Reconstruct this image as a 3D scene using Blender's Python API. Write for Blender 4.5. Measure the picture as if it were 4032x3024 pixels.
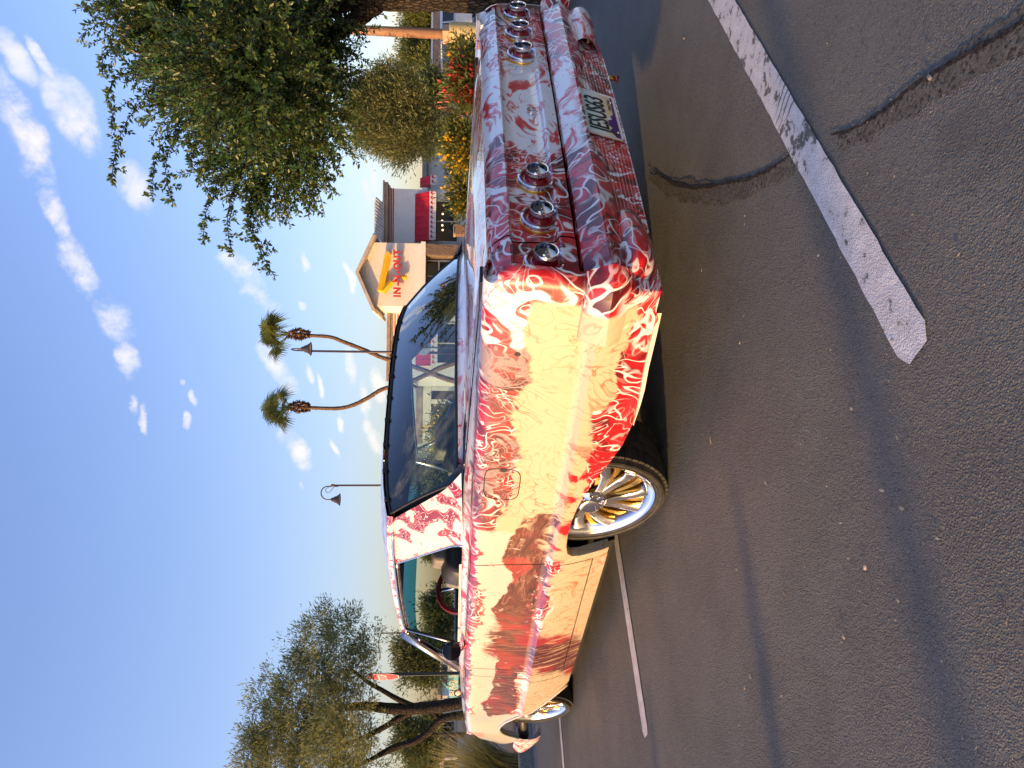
import bpy, bmesh, math, random
import numpy as np
from mathutils import Vector, Matrix

for o in list(bpy.data.objects):
    bpy.data.objects.remove(o)
scene = bpy.context.scene
COL = scene.collection
rad = math.radians

# ------------------------------------------------------------------ camera
CAM = np.array([-2.645, 2.522, 0.918])
YAW, PITCH, ROLL = rad(40.303), rad(4.60), rad(0.633)
FH = np.array([math.cos(YAW), -math.sin(YAW), 0.0])       # level view direction
RH = np.array([-math.sin(YAW), -math.cos(YAW), 0.0])      # level right-hand direction
_F = np.array([FH[0]*math.cos(PITCH), FH[1]*math.cos(PITCH), -math.sin(PITCH)])
_U = np.cross(RH, _F)
CR = math.cos(ROLL)*RH + math.sin(ROLL)*_U
CU = -math.sin(ROLL)*RH + math.cos(ROLL)*_U
FPX = 2804.5
cd = bpy.data.cameras.new('camera')
cd.sensor_width = 36.0
cd.sensor_fit = 'HORIZONTAL'
cd.lens = 36.0*FPX/4032
cd.clip_start = 0.05
cd.clip_end = 3000
cam = bpy.data.objects.new('camera', cd)
COL.objects.link(cam)
# the phone was held upright and the picture was saved lying on its side
rx, ux, bx_ = -CU, CR, -_F
cam.matrix_world = Matrix(((rx[0], ux[0], bx_[0], CAM[0]), (rx[1], ux[1], bx_[1], CAM[1]),
                           (rx[2], ux[2], bx_[2], CAM[2]), (0, 0, 0, 1)))
scene.camera = cam

# ------------------------------------------------------------------ light
SUN_AZ = np.array([0.27, 0.963]); SUN_AZ = SUN_AZ/np.linalg.norm(SUN_AZ)
SUN_EL = rad(8.0)
SUN_DIR = Vector((SUN_AZ[0]*math.cos(SUN_EL), SUN_AZ[1]*math.cos(SUN_EL), math.sin(SUN_EL)))
sl = bpy.data.lights.new('sun', 'SUN')
sl.energy = 2.1
sl.angle = rad(0.55)
sl.color = (1.0, 0.60, 0.22)
sun = bpy.data.objects.new('sun', sl)
sun.rotation_euler = (-SUN_DIR).to_track_quat('-Z', 'Y').to_euler()
sun.location = (0, 0, 30)
COL.objects.link(sun)

scene.render.engine = 'CYCLES'
scene.view_settings.view_transform = 'Standard'
scene.view_settings.look = 'None'
scene.view_settings.gamma = 1.0
scene.view_settings.use_curve_mapping = False
scene.view_settings.exposure = 1.66


# ------------------------------------------------------------------ node helper
class NB:
    """small wrapper to write node trees as expressions"""
    def __init__(self, tree):
        self.t = tree
        self.n = tree.nodes
        self.l = tree.links

    def put(self, sock, v):
        if v is None:
            return
        if isinstance(v, bpy.types.NodeSocket):
            self.l.new(v, sock)
        elif isinstance(v, (tuple, list)):
            if sock.type == 'RGBA' and len(v) == 3:
                v = (*v, 1.0)
            sock.default_value = v
        else:
            if sock.type in ('RGBA',):
                v = (v, v, v, 1.0)
            elif sock.type == 'VECTOR':
                v = (v, v, v)
            sock.default_value = v

    def m(self, op, a, b=None, c=None, clamp=False):
        nd = self.n.new('ShaderNodeMath')
        nd.operation = op
        nd.use_clamp = clamp
        self.put(nd.inputs[0], a)
        self.put(nd.inputs[1], b)
        self.put(nd.inputs[2], c)
        return nd.outputs[0]

    def add(self, a, b): return self.m('ADD', a, b)
    def sub(self, a, b): return self.m('SUBTRACT', a, b)
    def mul(self, a, b): return self.m('MULTIPLY', a, b)
    def inv(self, a): return self.m('SUBTRACT', 1.0, a)

    def v(self, op, a, b=None):
        nd = self.n.new('ShaderNodeVectorMath')
        nd.operation = op
        self.put(nd.inputs[0], a)
        if op == 'SCALE':
            self.put(nd.inputs[3], b)
        else:
            self.put(nd.inputs[1], b)
        return nd.outputs[1] if op in ('DOT_PRODUCT', 'LENGTH', 'DISTANCE') else nd.outputs[0]

    def coord(self, kind='Object'):
        return self.n.new('ShaderNodeTexCoord').outputs[kind]

    def pos(self):
        return self.n.new('ShaderNodeNewGeometry').outputs['Position']

    def nrm(self):
        return self.n.new('ShaderNodeNewGeometry').outputs['Normal']

    def sep(self, vec):
        nd = self.n.new('ShaderNodeSeparateXYZ')
        self.put(nd.inputs[0], vec)
        return nd.outputs[0], nd.outputs[1], nd.outputs[2]

    def comb(self, x, y, z):
        nd = self.n.new('ShaderNodeCombineXYZ')
        self.put(nd.inputs[0], x); self.put(nd.inputs[1], y); self.put(nd.inputs[2], z)
        return nd.outputs[0]

    def noise(self, vec, scale, detail=3, rough=0.5, dist=0.0, col=False):
        nd = self.n.new('ShaderNodeTexNoise')
        self.put(nd.inputs['Vector'], vec)
        nd.inputs['Scale'].default_value = scale
        nd.inputs['Detail'].default_value = detail
        nd.inputs['Roughness'].default_value = rough
        nd.inputs['Distortion'].default_value = dist
        return nd.outputs['Color'] if col else nd.outputs['Fac']

    def vor(self, vec, scale, feature='F1', rnd=1.0, out=None):
        nd = self.n.new('ShaderNodeTexVoronoi')
        nd.feature = feature
        self.put(nd.inputs['Vector'], vec)
        nd.inputs['Scale'].default_value = scale
        nd.inputs['Randomness'].default_value = rnd
        return nd.outputs[out or 'Distance']

    def rng(self, v, a, b, c=0.0, d=1.0, smooth=True):
        nd = self.n.new('ShaderNodeMapRange')
        nd.interpolation_type = 'SMOOTHSTEP' if smooth else 'LINEAR'
        self.put(nd.inputs[0], v)
        for i, q in enumerate((a, b, c, d)):
            nd.inputs[i+1].default_value = q
        return nd.outputs[0]

    def band(self, v, a, b, s):
        return self.mul(self.rng(v, a-s, a+s), self.rng(v, b-s, b+s, 1.0, 0.0))

    def ramp(self, f, stops, interp='LINEAR'):
        nd = self.n.new('ShaderNodeValToRGB')
        cr = nd.color_ramp
        cr.interpolation = interp
        while len(cr.elements) < len(stops):
            cr.elements.new(0.5)
        for e, (p, c) in zip(cr.elements, stops):
            e.position = p
            e.color = (c, c, c, 1) if not isinstance(c, (tuple, list)) else (*c, 1)
        self.put(nd.inputs[0], f)
        return nd.outputs[0]

    def mix(self, f, a, b, mode='MIX'):
        nd = self.n.new('ShaderNodeMix')
        nd.data_type = 'RGBA'
        nd.blend_type = mode
        self.put(nd.inputs[0], f)
        self.put(nd.inputs[6], a)
        self.put(nd.inputs[7], b)
        return nd.outputs[2]

    def bump(self, h, strength=0.3, dist=0.01, normal=None):
        nd = self.n.new('ShaderNodeBump')
        nd.inputs['Strength'].default_value = strength
        nd.inputs['Distance'].default_value = dist
        self.put(nd.inputs['Height'], h)
        self.put(nd.inputs['Normal'], normal)
        return nd.outputs[0]


def new_mat(name):
    m = bpy.data.materials.new(name)
    m.use_nodes = True
    m.node_tree.nodes.clear()
    b = NB(m.node_tree)
    out = b.n.new('ShaderNodeOutputMaterial')
    return m, b, out


def principled(b, out, **kw):
    p = b.n.new('ShaderNodeBsdfPrincipled')
    for k, v in kw.items():
        b.put(p.inputs[k], v)
    b.l.new(p.outputs[0], out.inputs[0])
    return p


MATS = {}
def simple(name, col, rough=0.6, metal=0.0, vary=0.12, scale=8.0, bump=0.0, bscale=40.0, spec=0.5, coat=0.0, tint=None, emit=None):
    """plain surface with a little procedural variation"""
    if name in MATS:
        return MATS[name]
    m, b, out = new_mat(name)
    co = b.coord()
    n = b.noise(co, scale, 5, 0.6)
    c2 = tint or tuple(max(0.0, c*(1-2*vary)) for c in col)
    c = b.mix(b.rng(n, 0.3, 0.72), c2, tuple(min(1, q*(1+vary*0.5)) for q in col))
    p = principled(b, out, **{'Base Color': c, 'Roughness': b.rng(n, 0.2, 0.8, max(0.0, rough-0.06), min(1.0, rough+0.08)),
                              'Metallic': metal, 'Specular IOR Level': spec, 'Coat Weight': coat})
    if bump:
        b.put(p.inputs['Normal'], b.bump(b.noise(co, bscale, 4, 0.6), bump, 0.02))
    if emit:
        p.inputs['Emission Color'].default_value = (*col, 1)
        p.inputs['Emission Strength'].default_value = emit
    MATS[name] = m
    return m


# ------------------------------------------------------------------ object helper
def link(o, parent=None):
    COL.objects.link(o)
    if parent is not None:
        o.parent = parent
    return o


def mesh_obj(name, verts, faces, mat, parent=None, smooth=False):
    me = bpy.data.meshes.new(name)
    me.from_pydata([tuple(map(float, v)) for v in verts], [], faces)
    me.update()
    if smooth:
        me.shade_smooth()
    if mat is not None:
        me.materials.append(mat)
    return link(bpy.data.objects.new(name, me), parent)


def bm_obj(name, bm, mat, parent=None, smooth=False, recalc=True):
    if recalc:
        bmesh.ops.recalc_face_normals(bm, faces=bm.faces)
    me = bpy.data.meshes.new(name)
    bm.to_mesh(me)
    bm.free()
    if smooth:
        me.shade_smooth()
        if smooth == 'auto':
            for e in me.edges:
                pass
    if mat is not None:
        me.materials.append(mat)
    return link(bpy.data.objects.new(name, me), parent)


def empty(name, loc=(0, 0, 0), label=None, cat=None, group=None, rz=0.0):
    o = bpy.data.objects.new(name, None)
    o.empty_display_size = 0.2
    o.location = loc
    o.rotation_euler = (0, 0, rz)
    link(o)
    tag(o, label, cat, group)
    return o


def tag(o, label=None, cat=None, group=None, kind=None):
    if label: o['label'] = label
    if cat: o['category'] = cat
    if group: o['group'] = group
    if kind: o['kind'] = kind
    return o


def copy_tree(o, parent=None):
    c = o.copy()
    COL.objects.link(c)
    c.parent = parent
    for ch in list(o.children):
        copy_tree(ch, c)
    return c


def bm_box(bm, x0, x1, y0, y1, z0, z1, bev=0.0, M=None):
    vs = [bm.verts.new(M @ Vector(p) if M else Vector(p)) for p in
          [(x0, y0, z0), (x1, y0, z0), (x1, y1, z0), (x0, y1, z0), (x0, y0, z1), (x1, y0, z1), (x1, y1, z1), (x0, y1, z1)]]
    fs = [bm.faces.new([vs[i] for i in q]) for q in
          [(3, 2, 1, 0), (4, 5, 6, 7), (0, 1, 5, 4), (1, 2, 6, 5), (2, 3, 7, 6), (3, 0, 4, 7)]]
    if bev > 0:
        es = set()
        for f in fs:
            es.update(f.edges)
        bmesh.ops.bevel(bm, geom=list(es), offset=bev, segments=2, affect='EDGES', profile=0.6)
    return vs


def box_obj(name, x0, x1, y0, y1, z0, z1, mat, parent=None, bev=0.0, M=None):
    bm = bmesh.new()
    bm_box(bm, min(x0, x1), max(x0, x1), min(y0, y1), max(y0, y1), min(z0, z1), max(z0, z1), bev, M)
    return bm_obj(name, bm, mat, parent)


def tube(pts, radii, seg=8, cap=True):
    """verts, faces of a tube along pts"""
    pts = [np.array(p, float) for p in pts]
    n = len(pts)
    if np.isscalar(radii):
        radii = [radii]*n
    V, F = [], []
    up = None
    for i, p in enumerate(pts):
        t = pts[min(i+1, n-1)]-pts[max(i-1, 0)]
        t = t/(np.linalg.norm(t)+1e-9)
        if up is None:
            a = np.array([0, 0, 1.0]) if abs(t[2]) < 0.9 else np.array([1.0, 0, 0])
            up = np.cross(t, a)
        up = up-t*np.dot(up, t)
        up /= np.linalg.norm(up)+1e-9
        w = np.cross(t, up)
        for k in range(seg):
            an = 2*math.pi*k/seg
            V.append(p+radii[i]*(math.cos(an)*up+math.sin(an)*w))
    for i in range(n-1):
        for k in range(seg):
            a, b2 = i*seg+k, i*seg+(k+1) % seg
            F.append((a, b2, b2+seg, a+seg))
    if cap:
        F.append(tuple(range(seg-1, -1, -1)))
        F.append(tuple(range((n-1)*seg, n*seg)))
    return V, F


def tube_obj(name, pts, radii, mat, parent=None, seg=8, smooth=True):
    V, F = tube(pts, radii, seg)
    return mesh_obj(name, V, F, mat, parent, smooth)


def lathe(profile, seg=48, axis='z', closed=False):
    """profile: list of (r, h)"""
    V, F = [], []
    n = len(profile)
    for k in range(seg):
        a = 2*math.pi*k/seg
        for r, h in profile:
            if axis == 'z':
                V.append((r*math.cos(a), r*math.sin(a), h))
            elif axis == 'y':
                V.append((r*math.cos(a), h, r*math.sin(a)))
            else:
                V.append((h, r*math.cos(a), r*math.sin(a)))
    for k in range(seg):
        k2 = (k+1) % seg
        for i in range(n-1 if not closed else n):
            j = (i+1) % n
            F.append((k*n+i, k2*n+i, k2*n+j, k*n+j))
    return V, F


def lathe_obj(name, profile, mat, parent=None, seg=48, axis='z', loc=(0, 0, 0), smooth=True, closed=False):
    V, F = lathe(profile, seg, axis, closed)
    bm = bmesh.new()
    vs = [bm.verts.new(v) for v in V]
    for f in F:
        try:
            bm.faces.new([vs[i] for i in f])
        except ValueError:
            pass
    bmesh.ops.remove_doubles(bm, verts=bm.verts, dist=1e-5)
    o = bm_obj(name, bm, mat, parent, smooth)
    o.location = loc
    if smooth:
        auto_smooth(o.data, 35)
    return o


def auto_smooth(me, deg=35):
    """flat look across hard edges"""
    bm = bmesh.new()
    bm.from_mesh(me)
    for e in bm.edges:
        if len(e.link_faces) == 2 and e.calc_face_angle(0) > rad(deg):
            e.smooth = False
    for f in bm.faces:
        f.smooth = True
    bm.to_mesh(me)
    bm.free()


def grid_obj(name, rows, mat, parent=None, smooth=True, deg=35, flip=False):
    """rows: list of equal-length point lists"""
    bm = bmesh.new()
    vv = [[bm.verts.new(tuple(map(float, p))) for p in r] for r in rows]
    for i in range(len(vv)-1):
        for j in range(len(vv[0])-1):
            q = [vv[i][j], vv[i][j+1], vv[i+1][j+1], vv[i+1][j]]
            if flip: q.reverse()
            try:
                bm.faces.new(q)
            except ValueError:
                pass
    bmesh.ops.remove_doubles(bm, verts=bm.verts, dist=2e-4)
    bmesh.ops.dissolve_degenerate(bm, edges=bm.edges, dist=1e-5)
    o = bm_obj(name, bm, mat, parent, smooth)
    if smooth:
        auto_smooth(o.data, deg)
    return o


def text_obj(name, txt, mat, size=1.0, extrude=0.0, sx=1.0, bevel=0.0, bold=0.0, parent=None):
    """lettering turned into a mesh: lies in the local XY plane, centred"""
    cu = bpy.data.curves.new(name, 'FONT')
    cu.body = txt
    cu.size = size
    cu.extrude = extrude
    cu.offset = bold
    cu.bevel_depth = bevel
    cu.align_x = 'CENTER'
    cu.align_y = 'CENTER'
    cu.resolution_u = 3
    tmp = bpy.data.objects.new('tmp', cu)
    COL.objects.link(tmp)
    dg = bpy.context.evaluated_depsgraph_get()
    me = bpy.data.meshes.new_from_object(tmp.evaluated_get(dg))
    bpy.data.objects.remove(tmp)
    me.name = name
    for v in me.vertices:
        v.co.x *= sx
    me.materials.clear()
    me.materials.append(mat)
    o = bpy.data.objects.new(name, me)
    return link(o, parent)


def basis(o, origin, xdir, ydir):
    """set local matrix so that local x,y point along xdir,ydir"""
    x = Vector(xdir).normalized()
    z = x.cross(Vector(ydir)).normalized()
    y = z.cross(x)
    o.matrix_local = Matrix(((x.x, y.x, z.x, origin[0]), (x.y, y.y, z.y, origin[1]), (x.z, y.z, z.z, origin[2]), (0, 0, 0, 1)))
    return o


def at(sx, sy, D):
    """point at level distance D in front of the camera for a direction given on the 4032 x 3024 sheet"""
    u, v = (3024-sy)-1512, sx-2016
    d = _F + u/FPX*CR - v/FPX*CU
    return CAM + d*(D/np.dot(d, FH))


def lvl(D, r, z):
    """point by level distance, sideways offset and height"""
    p = CAM+FH*D+RH*r
    return np.array([p[0], p[1], z])

# ------------------------------------------------------------------ sky
world = bpy.data.worlds.new('World')
scene.world = world
world.use_nodes = True
world.node_tree.nodes.clear()
wb = NB(world.node_tree)
wout = wb.n.new('ShaderNodeOutputWorld')
bg = wb.n.new('ShaderNodeBackground')
sky = wb.n.new('ShaderNodeTexSky')
sky.sky_type = 'NISHITA'
sky.sun_disc = False
sky.sun_elevation = SUN_EL
sky.sun_rotation = math.atan2(SUN_AZ[0], SUN_AZ[1])
sky.altitude = 350
sky.air_density = 1.3
sky.dust_density = 2.4
sky.ozone_density = 2.5
# clouds: drifting puffs, each a soft bundle of directions broken up by noise
gen = wb.coord('Generated')
PUFFS = [(45, 285, 135, 30, 22), (38, 118, 55, 24, 30), (150, 238, 95, 40, 25), (95, 125, 50, 12, 28), (180, 305, 40, 16, 20), (298, 405, 72, 36, 32), (115, 465, 60, 22, 24), (165, 575, 75, 30, 24), (232, 675, 62, 32, 30),
         (268, 775, 45, 26, 20), (284, 868, 28, 10, 15), (308, 895, 40, 9, 8), (402, 826, 9, 8, 0), (420, 856, 20, 8, 10), (403, 902, 22, 9, 10), (535, 600, 90, 34, 38), (588, 800, 75, 28, 38), (628, 965, 60, 26, 30),
         (505, 560, 45, 24, 30), (648, 660, 16, 9, 10), (668, 812, 30, 10, 15), (698, 842, 34, 9, 12), (742, 905, 34, 10, 15), (760, 790, 50, 14, 10), (795, 860, 60, 15, 8), (805, 940, 60, 16, 8), (820, 830, 50, 14, 6), (645, 1050, 16, 6, 10), (720, 960, 24, 8, 20),
         (750, 600, 40, 9, 12), (660, 560, 26, 10, 14), (800, 410, 40, 10, 8), (720, 340, 34, 8, 10), (815, 380, 50, 9, 4)]
dens = None
nd1 = wb.noise(gen, 7.0, 5, 0.6, 0.4, col=True)
gen2 = wb.v('ADD', gen, wb.v('SCALE', wb.v('SUBTRACT', nd1, (0.5, 0.5, 0.5)), 0.045))
def sheet_dir(dx, dy):
    sx, sy = dx*1.8228, dy*1.8228
    d = _F + ((3024-sy)-1512)/FPX*CR - (sx-2016)/FPX*CU
    return d/np.linalg.norm(d)
for (dx, dy, hl, hw, rot) in PUFFS:
    c = sheet_dir(dx, dy)
    e = sheet_dir(dx+10*math.sin(rad(rot)), dy+10*math.cos(rad(rot)))-c
    e1 = e/np.linalg.norm(e)
    e2 = np.cross(c, e1)
    la, lb = hl*1.8228/FPX*1.05, hw*1.8228/FPX*1.08
    a_ = wb.m('ABSOLUTE', wb.v('DOT_PRODUCT', gen2, tuple(e1/la)))
    # subtract the centre offset: e1, e2 are square to c, so the offset is nil
    b_ = wb.v('DOT_PRODUCT', gen2, tuple(e2/lb))
    d2 = wb.add(wb.mul(a_, a_), wb.mul(b_, b_))
    front = wb.m('GREATER_THAN', wb.v('DOT_PRODUCT', gen, tuple(c)), 0.0)
    f_ = wb.mul(wb.rng(d2, 0.0, 1.0, 1.0, 0.0, False), front)
    dens = f_ if dens is None else wb.m('MAXIMUM', dens, f_)
# the same kind of broken cloud goes on round the rest of the sky
gx_, gy_, gz_ = wb.sep(gen)
zz = wb.add(wb.m('MAXIMUM', gz_, 0.02), 0.15)
flat = wb.comb(wb.m('DIVIDE', gx_, zz), wb.m('DIVIDE', gy_, zz), 0.0)
away = wb.rng(wb.v('DOT_PRODUCT', gen, tuple(_F)), 0.72, 0.60)
elsewhere = wb.mul(wb.mul(wb.rng(wb.noise(flat, 1.1, 3, 0.5), 0.54, 0.70), away), wb.rng(gz_, 0.02, 0.12))
dens = wb.m('MAXIMUM', dens, elsewhere)
nz = wb.noise(gen, 17.0, 9, 0.66, 0.2)
cov = wb.add(dens, wb.mul(wb.sub(nz, 0.54), 3.6))
cmask = wb.mul(wb.rng(cov, 0.0, 1.3), wb.rng(dens, 0.0, 0.45))
ccol = wb.mix(wb.rng(wb.noise(gen, 9.0, 4, 0.5), 0.40, 0.62), (2.05, 2.05, 2.25), (2.75, 2.45, 2.15))
skyb = wb.v('MULTIPLY', sky.outputs[0], (0.89, 0.80, 1.04))      # white balance of the phone
skyc = wb.mix(wb.mul(cmask, 0.80), skyb, ccol)
wb.l.new(skyc, bg.inputs[0])
bg.inputs[1].default_value = 0.15
wb.l.new(bg.outputs[0], wout.inputs[0])

# ------------------------------------------------------------------ car paint
WHITE = (0.74, 0.71, 0.70)
def paint_material():
    m, b, out = new_mat('marbled_paint')
    co = b.coord()
    x, y, z = b.sep(co)
    w1 = b.v('SUBTRACT', b.noise(co, 1.5, 2, 0.5, col=True), (0.5, 0.5, 0.5))
    w2 = b.v('SUBTRACT', b.noise(co, 4.5, 2, 0.5, col=True), (0.5, 0.5, 0.5))
    wp = b.v('ADD', co, b.v('ADD', b.v('SCALE', w1, 0.55), b.v('SCALE', w2, 0.16)))
    # poured marble in reds: streams, patches and lacing, each with a crisp edge
    DM, RD, PK, MR = (0.075, 0.003, 0.006), (0.60, 0.006, 0.010), (0.68, 0.20, 0.19), (0.20, 0.005, 0.009)
    nA = b.noise(wp, 3.6, 2, 0.5, 1.3)
    nB = b.noise(wp, 5.5, 2, 0.5, 1.2)
    nC = b.noise(b.v('ADD', wp, (4.0, 1.0, 2.0)), 2.6, 3, 0.55, 0.8)
    nE = b.noise(b.v('ADD', wp, (1.0, 7.0, 3.0)), 5.5, 3, 0.6, 1.0)
    nF = b.noise(wp, 2.5, 2, 0.45, 2.0)
    A = b.ramp(nC, [(0.0, DM), (0.34, DM), (0.40, MR), (0.455, RD), (0.50, (0.52, 0.025, 0.035)), (0.525, RD), (0.56, MR), (0.585, DM), (0.60, RD), (0.66, (0.5, 0.06, 0.07)), (0.75, MR)])
    A = b.mix(b.mul(b.rng(nE, 0.46, 0.40), 0.75), A, DM)
    A = b.mix(b.rng(nA, 0.585, 0.615), A, PK)
    A = b.mix(b.rng(nA, 0.606, 0.616), A, WHITE)
    def veins(src_n, mult, w, soft, mask, opa, col, under):
        f_ = b.m('FRACT', b.mul(src_n, mult))
        return b.mix(b.mul(b.mul(b.band(f_, 0.5-w, 0.5+w, soft), mask), opa), under, col)
    msk1 = b.rng(b.noise(co, 3.3, 3), 0.44, 0.56)
    msk2 = b.rng(b.noise(b.v('ADD', co, (3.0, 8.0, 1.0)), 2.7, 3), 0.42, 0.55)
    A = veins(nE, 7.0, 0.05, 0.04, msk2, 0.65, DM, A)
    A = veins(nC, 11.0, 0.06, 0.04, msk1, 0.75, PK, A)
    A = veins(nB, 8.0, 0.07, 0.035, msk2, 0.9, WHITE, A)
    A = veins(nF, 9.0, 0.06, 0.03, msk1, 0.95, WHITE, A)
    A = b.mix(b.band(nA, 0.488, 0.512, 0.005), A, WHITE)
    # stretched cells with pale webbing
    cw = b.v('MULTIPLY', b.v('ADD', wp, b.v('SCALE', w2, 0.10)), (1.0, 1.0, 1.7))
    e = b.vor(cw, 12.0, 'DISTANCE_TO_EDGE')
    cr_, cg_, _ = b.sep(b.vor(cw, 12.0, 'F1', out='Color'))
    B = b.ramp(cr_, [(0.0, DM), (0.3, DM), (0.32, MR), (0.55, RD), (0.85, (0.5, 0.03, 0.04)), (0.95, PK)])
    B = b.mix(b.rng(e, 0.05, 0.10, 1.0, 0.0), B, WHITE)
    web = b.m('MAXIMUM', b.mul(b.band(z, 0.43, 0.53, 0.02), b.rng(x, -1.15, -1.19)), b.mul(b.rng(z, 0.862, 0.872), b.band(x, -0.45, 0.12, 0.05)))
    web = b.mul(web, b.rng(b.noise(co, 3.1, 3), 0.44, 0.50))
    red = b.mix(web, A, B)
    # white pour with pink drag lines; at mid-tail it doubles as painted sky reflection
    nW = b.noise(b.v('MULTIPLY', wp, (1.0, 1.0, 2.4)), 5.5, 6, 0.62, 0.9)
    P = b.ramp(nW, [(0.0, MR), (0.36, RD), (0.395, (0.55, 0.10, 0.10)), (0.42, PK), (0.45, WHITE), (0.57, (0.8, 0.78, 0.78)), (0.60, PK), (0.625, (0.5, 0.04, 0.05)), (0.64, WHITE), (0.68, PK), (0.72, (0.45, 0.03, 0.04)), (0.8, MR)])
    # white pour with dark red drops on the pillar
    drop = b.noise(b.v('MULTIPLY', wp, (1.0, 1.0, 1.5)), 7.5, 2, 0.45, 0.5)
    PI = b.mix(b.rng(drop, 0.515, 0.525), b.mix(b.rng(b.noise(wp, 3.0, 3), 0.45, 0.55), WHITE, (0.62, 0.58, 0.57)), RD)
    PI = b.mix(b.rng(drop, 0.555, 0.562), PI, MR)
    PI = b.mix(b.band(b.m('FRACT', b.mul(drop, 15.0)), 0.44, 0.56, 0.05), PI, b.mix(b.rng(drop, 0.5, 0.51), PK, WHITE))
    # pale ground with a fine etched drawing
    l1 = b.m('FRACT', b.mul(b.noise(wp, 3.6, 3, 0.55, 0.8), 8.0))
    l2 = b.m('FRACT', b.mul(b.noise(wp, 8.0, 2, 0.5, 1.0), 5.0))
    ink = b.m('MAXIMUM', b.band(l1, 0.45, 0.55, 0.05), b.mul(b.band(l2, 0.45, 0.55, 0.06), 0.6))
    ink = b.mul(ink, b.rng(b.noise(co, 3.0, 3), 0.35, 0.62, 0.25, 1.0))
    C = b.mix(b.mul(ink, 0.95), (0.50, 0.425, 0.285), (0.40, 0.13, 0.045))
    C = b.mix(b.rng(b.noise(wp, 2.3, 4, 0.6), 0.58, 0.68), C, b.mix(0.6, C, (0.50, 0.28, 0.14)))
    # rough streaked bark-like figure
    st = b.v('ADD', b.comb(b.mul(x, 1.0), b.mul(y, 1.0), b.mul(z, 1.0)), b.v('SCALE', w2, 0.10))
    sx, sy, sz = b.sep(st)
    sv = b.comb(b.add(b.mul(sx, 0.9), b.mul(sz, 0.4)), 0.0, b.sub(b.mul(sz, 6.0), b.mul(sx, 0.8)))
    sv2 = b.comb(b.sub(b.mul(sx, 6.5), b.mul(sz, 1.2)), 0.0, b.add(b.mul(sz, 0.8), 0.0))
    nD = b.noise(b.mix(b.rng(x, 1.0, 1.35), sv, sv2), 6.5, 8, 0.68, 0.6)
    D = b.ramp(nD, [(0.0, (0.02, 0.006, 0.005)), (0.38, (0.035, 0.008, 0.006)), (0.43, (0.20, 0.014, 0.010)), (0.475, (0.30, 0.035, 0.020)), (0.50, (0.06, 0.012, 0.008)),
                    (0.515, (0.36, 0.08, 0.04)), (0.56, (0.50, 0.20, 0.11)), (0.60, (0.62, 0.38, 0.25)), (0.635, (0.26, 0.02, 0.014)), (0.68, (0.45, 0.14, 0.08)), (0.74, (0.06, 0.012, 0.008))])
    D = b.mix(0.62, D, (0.03, 0.005, 0.004))
    vein = b.m('FRACT', b.mul(nD, 9.0))
    D = b.mix(b.mul(b.band(vein, 0.40, 0.60, 0.06), 0.85), D, (0.018, 0.006, 0.005))
    D = b.mix(b.rng(b.noise(wp, 2.7, 3), 0.52, 0.60), D, b.mix(0.5, D, (0.46, 0.012, 0.016)))
    D = b.mix(b.rng(b.noise(wp, 1.9, 2), 0.50, 0.62), D, b.mix(0.55, D, (0.34, 0.012, 0.012)))
    # pale upper door field with flecks
    fl = b.mul(b.rng(b.noise(co, 60, 3, 0.6), 0.60, 0.66), b.rng(b.noise(co, 4, 2), 0.52, 0.60))
    E_ = b.mix(fl, b.mix(b.rng(b.noise(wp, 2.0, 3), 0.4, 0.6), (0.50, 0.475, 0.43), (0.56, 0.52, 0.45)), (0.25, 0.10, 0.09))
    # where each lies
    wob = b.noise(co, 3.4, 4, 0.6)
    wob2 = b.noise(b.v('ADD', co, (9.0, 3.0, 5.0)), 3.0, 4, 0.6)
    fil = b.mul(b.sub(b.noise(wp, 10.0, 4, 0.6, 1.5), 0.5), 0.10)
    zw = b.add(b.add(z, b.mul(b.sub(wob, 0.5), 0.30)), fil)
    xw = b.add(b.add(x, b.mul(b.sub(wob2, 0.5), 0.55)), fil)
    side = b.rng(y, 0.84, 0.86)
    base = red
    # tail: white pour in the middle, partly sky reflection put into the colour
    ya = b.m('ABSOLUTE', b.add(y, b.mul(b.sub(wob, 0.5), 0.5)))
    tail = b.mul(b.rng(x, -1.17, -1.19), b.rng(z, 0.46, 0.5))
    base = b.mix(b.mul(tail, b.rng(ya, 0.30, 0.26)), base, P)
    # deck, roof and pillar are paler
    up = b.mul(b.rng(z, 0.835, 0.845), b.rng(x, -1.22, -1.18))
    base = b.mix(b.mul(up, b.rng(b.noise(wp, 2.6, 3, 0.5), 0.40, 0.46)), base, P)
    pil = b.mul(b.rng(z, 0.875, 0.885), b.rng(x, -0.15, -0.05))
    base = b.mix(b.mul(pil, b.rng(z, 1.27, 1.25)), base, PI)
    # quarter panel
    mq = b.mul(b.band(zw, 0.375, 0.705, 0.008), b.band(b.add(x, b.mul(b.sub(wob2, 0.5), 0.22)), -1.19, 0.42, 0.010))
    base = b.mix(b.mul(mq, side), base, C)
    qt = b.mul(b.mul(b.band(xw, -0.98, 0.12, 0.02), b.rng(zw, 0.690, 0.705)), side)
    base = b.mix(b.mul(b.mul(qt, 0.72), b.rng(b.noise(wp, 3.6, 4, 0.6, 0.8), 0.47, 0.55)), base, veins(nB, 9.0, 0.06, 0.04, msk1, 0.7, (0.50, 0.10, 0.09), b.mix(b.noise(wp, 5.0, 4), (0.045, 0.010, 0.012), (0.12, 0.022, 0.024))))
    dirt = b.mul(b.mul(b.band(xw, -0.45, 0.40, 0.1), b.band(zw, 0.30, 0.47, 0.03)), side)
    base = b.mix(b.mul(dirt, b.rng(b.noise(wp, 6.5, 4, 0.6), 0.50, 0.56)), base, RD)
    # door and fender
    low = b.mul(b.band(zw, 0.0, 0.43, 0.02), b.band(xw, 0.30, 4.3, 0.03))
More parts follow.
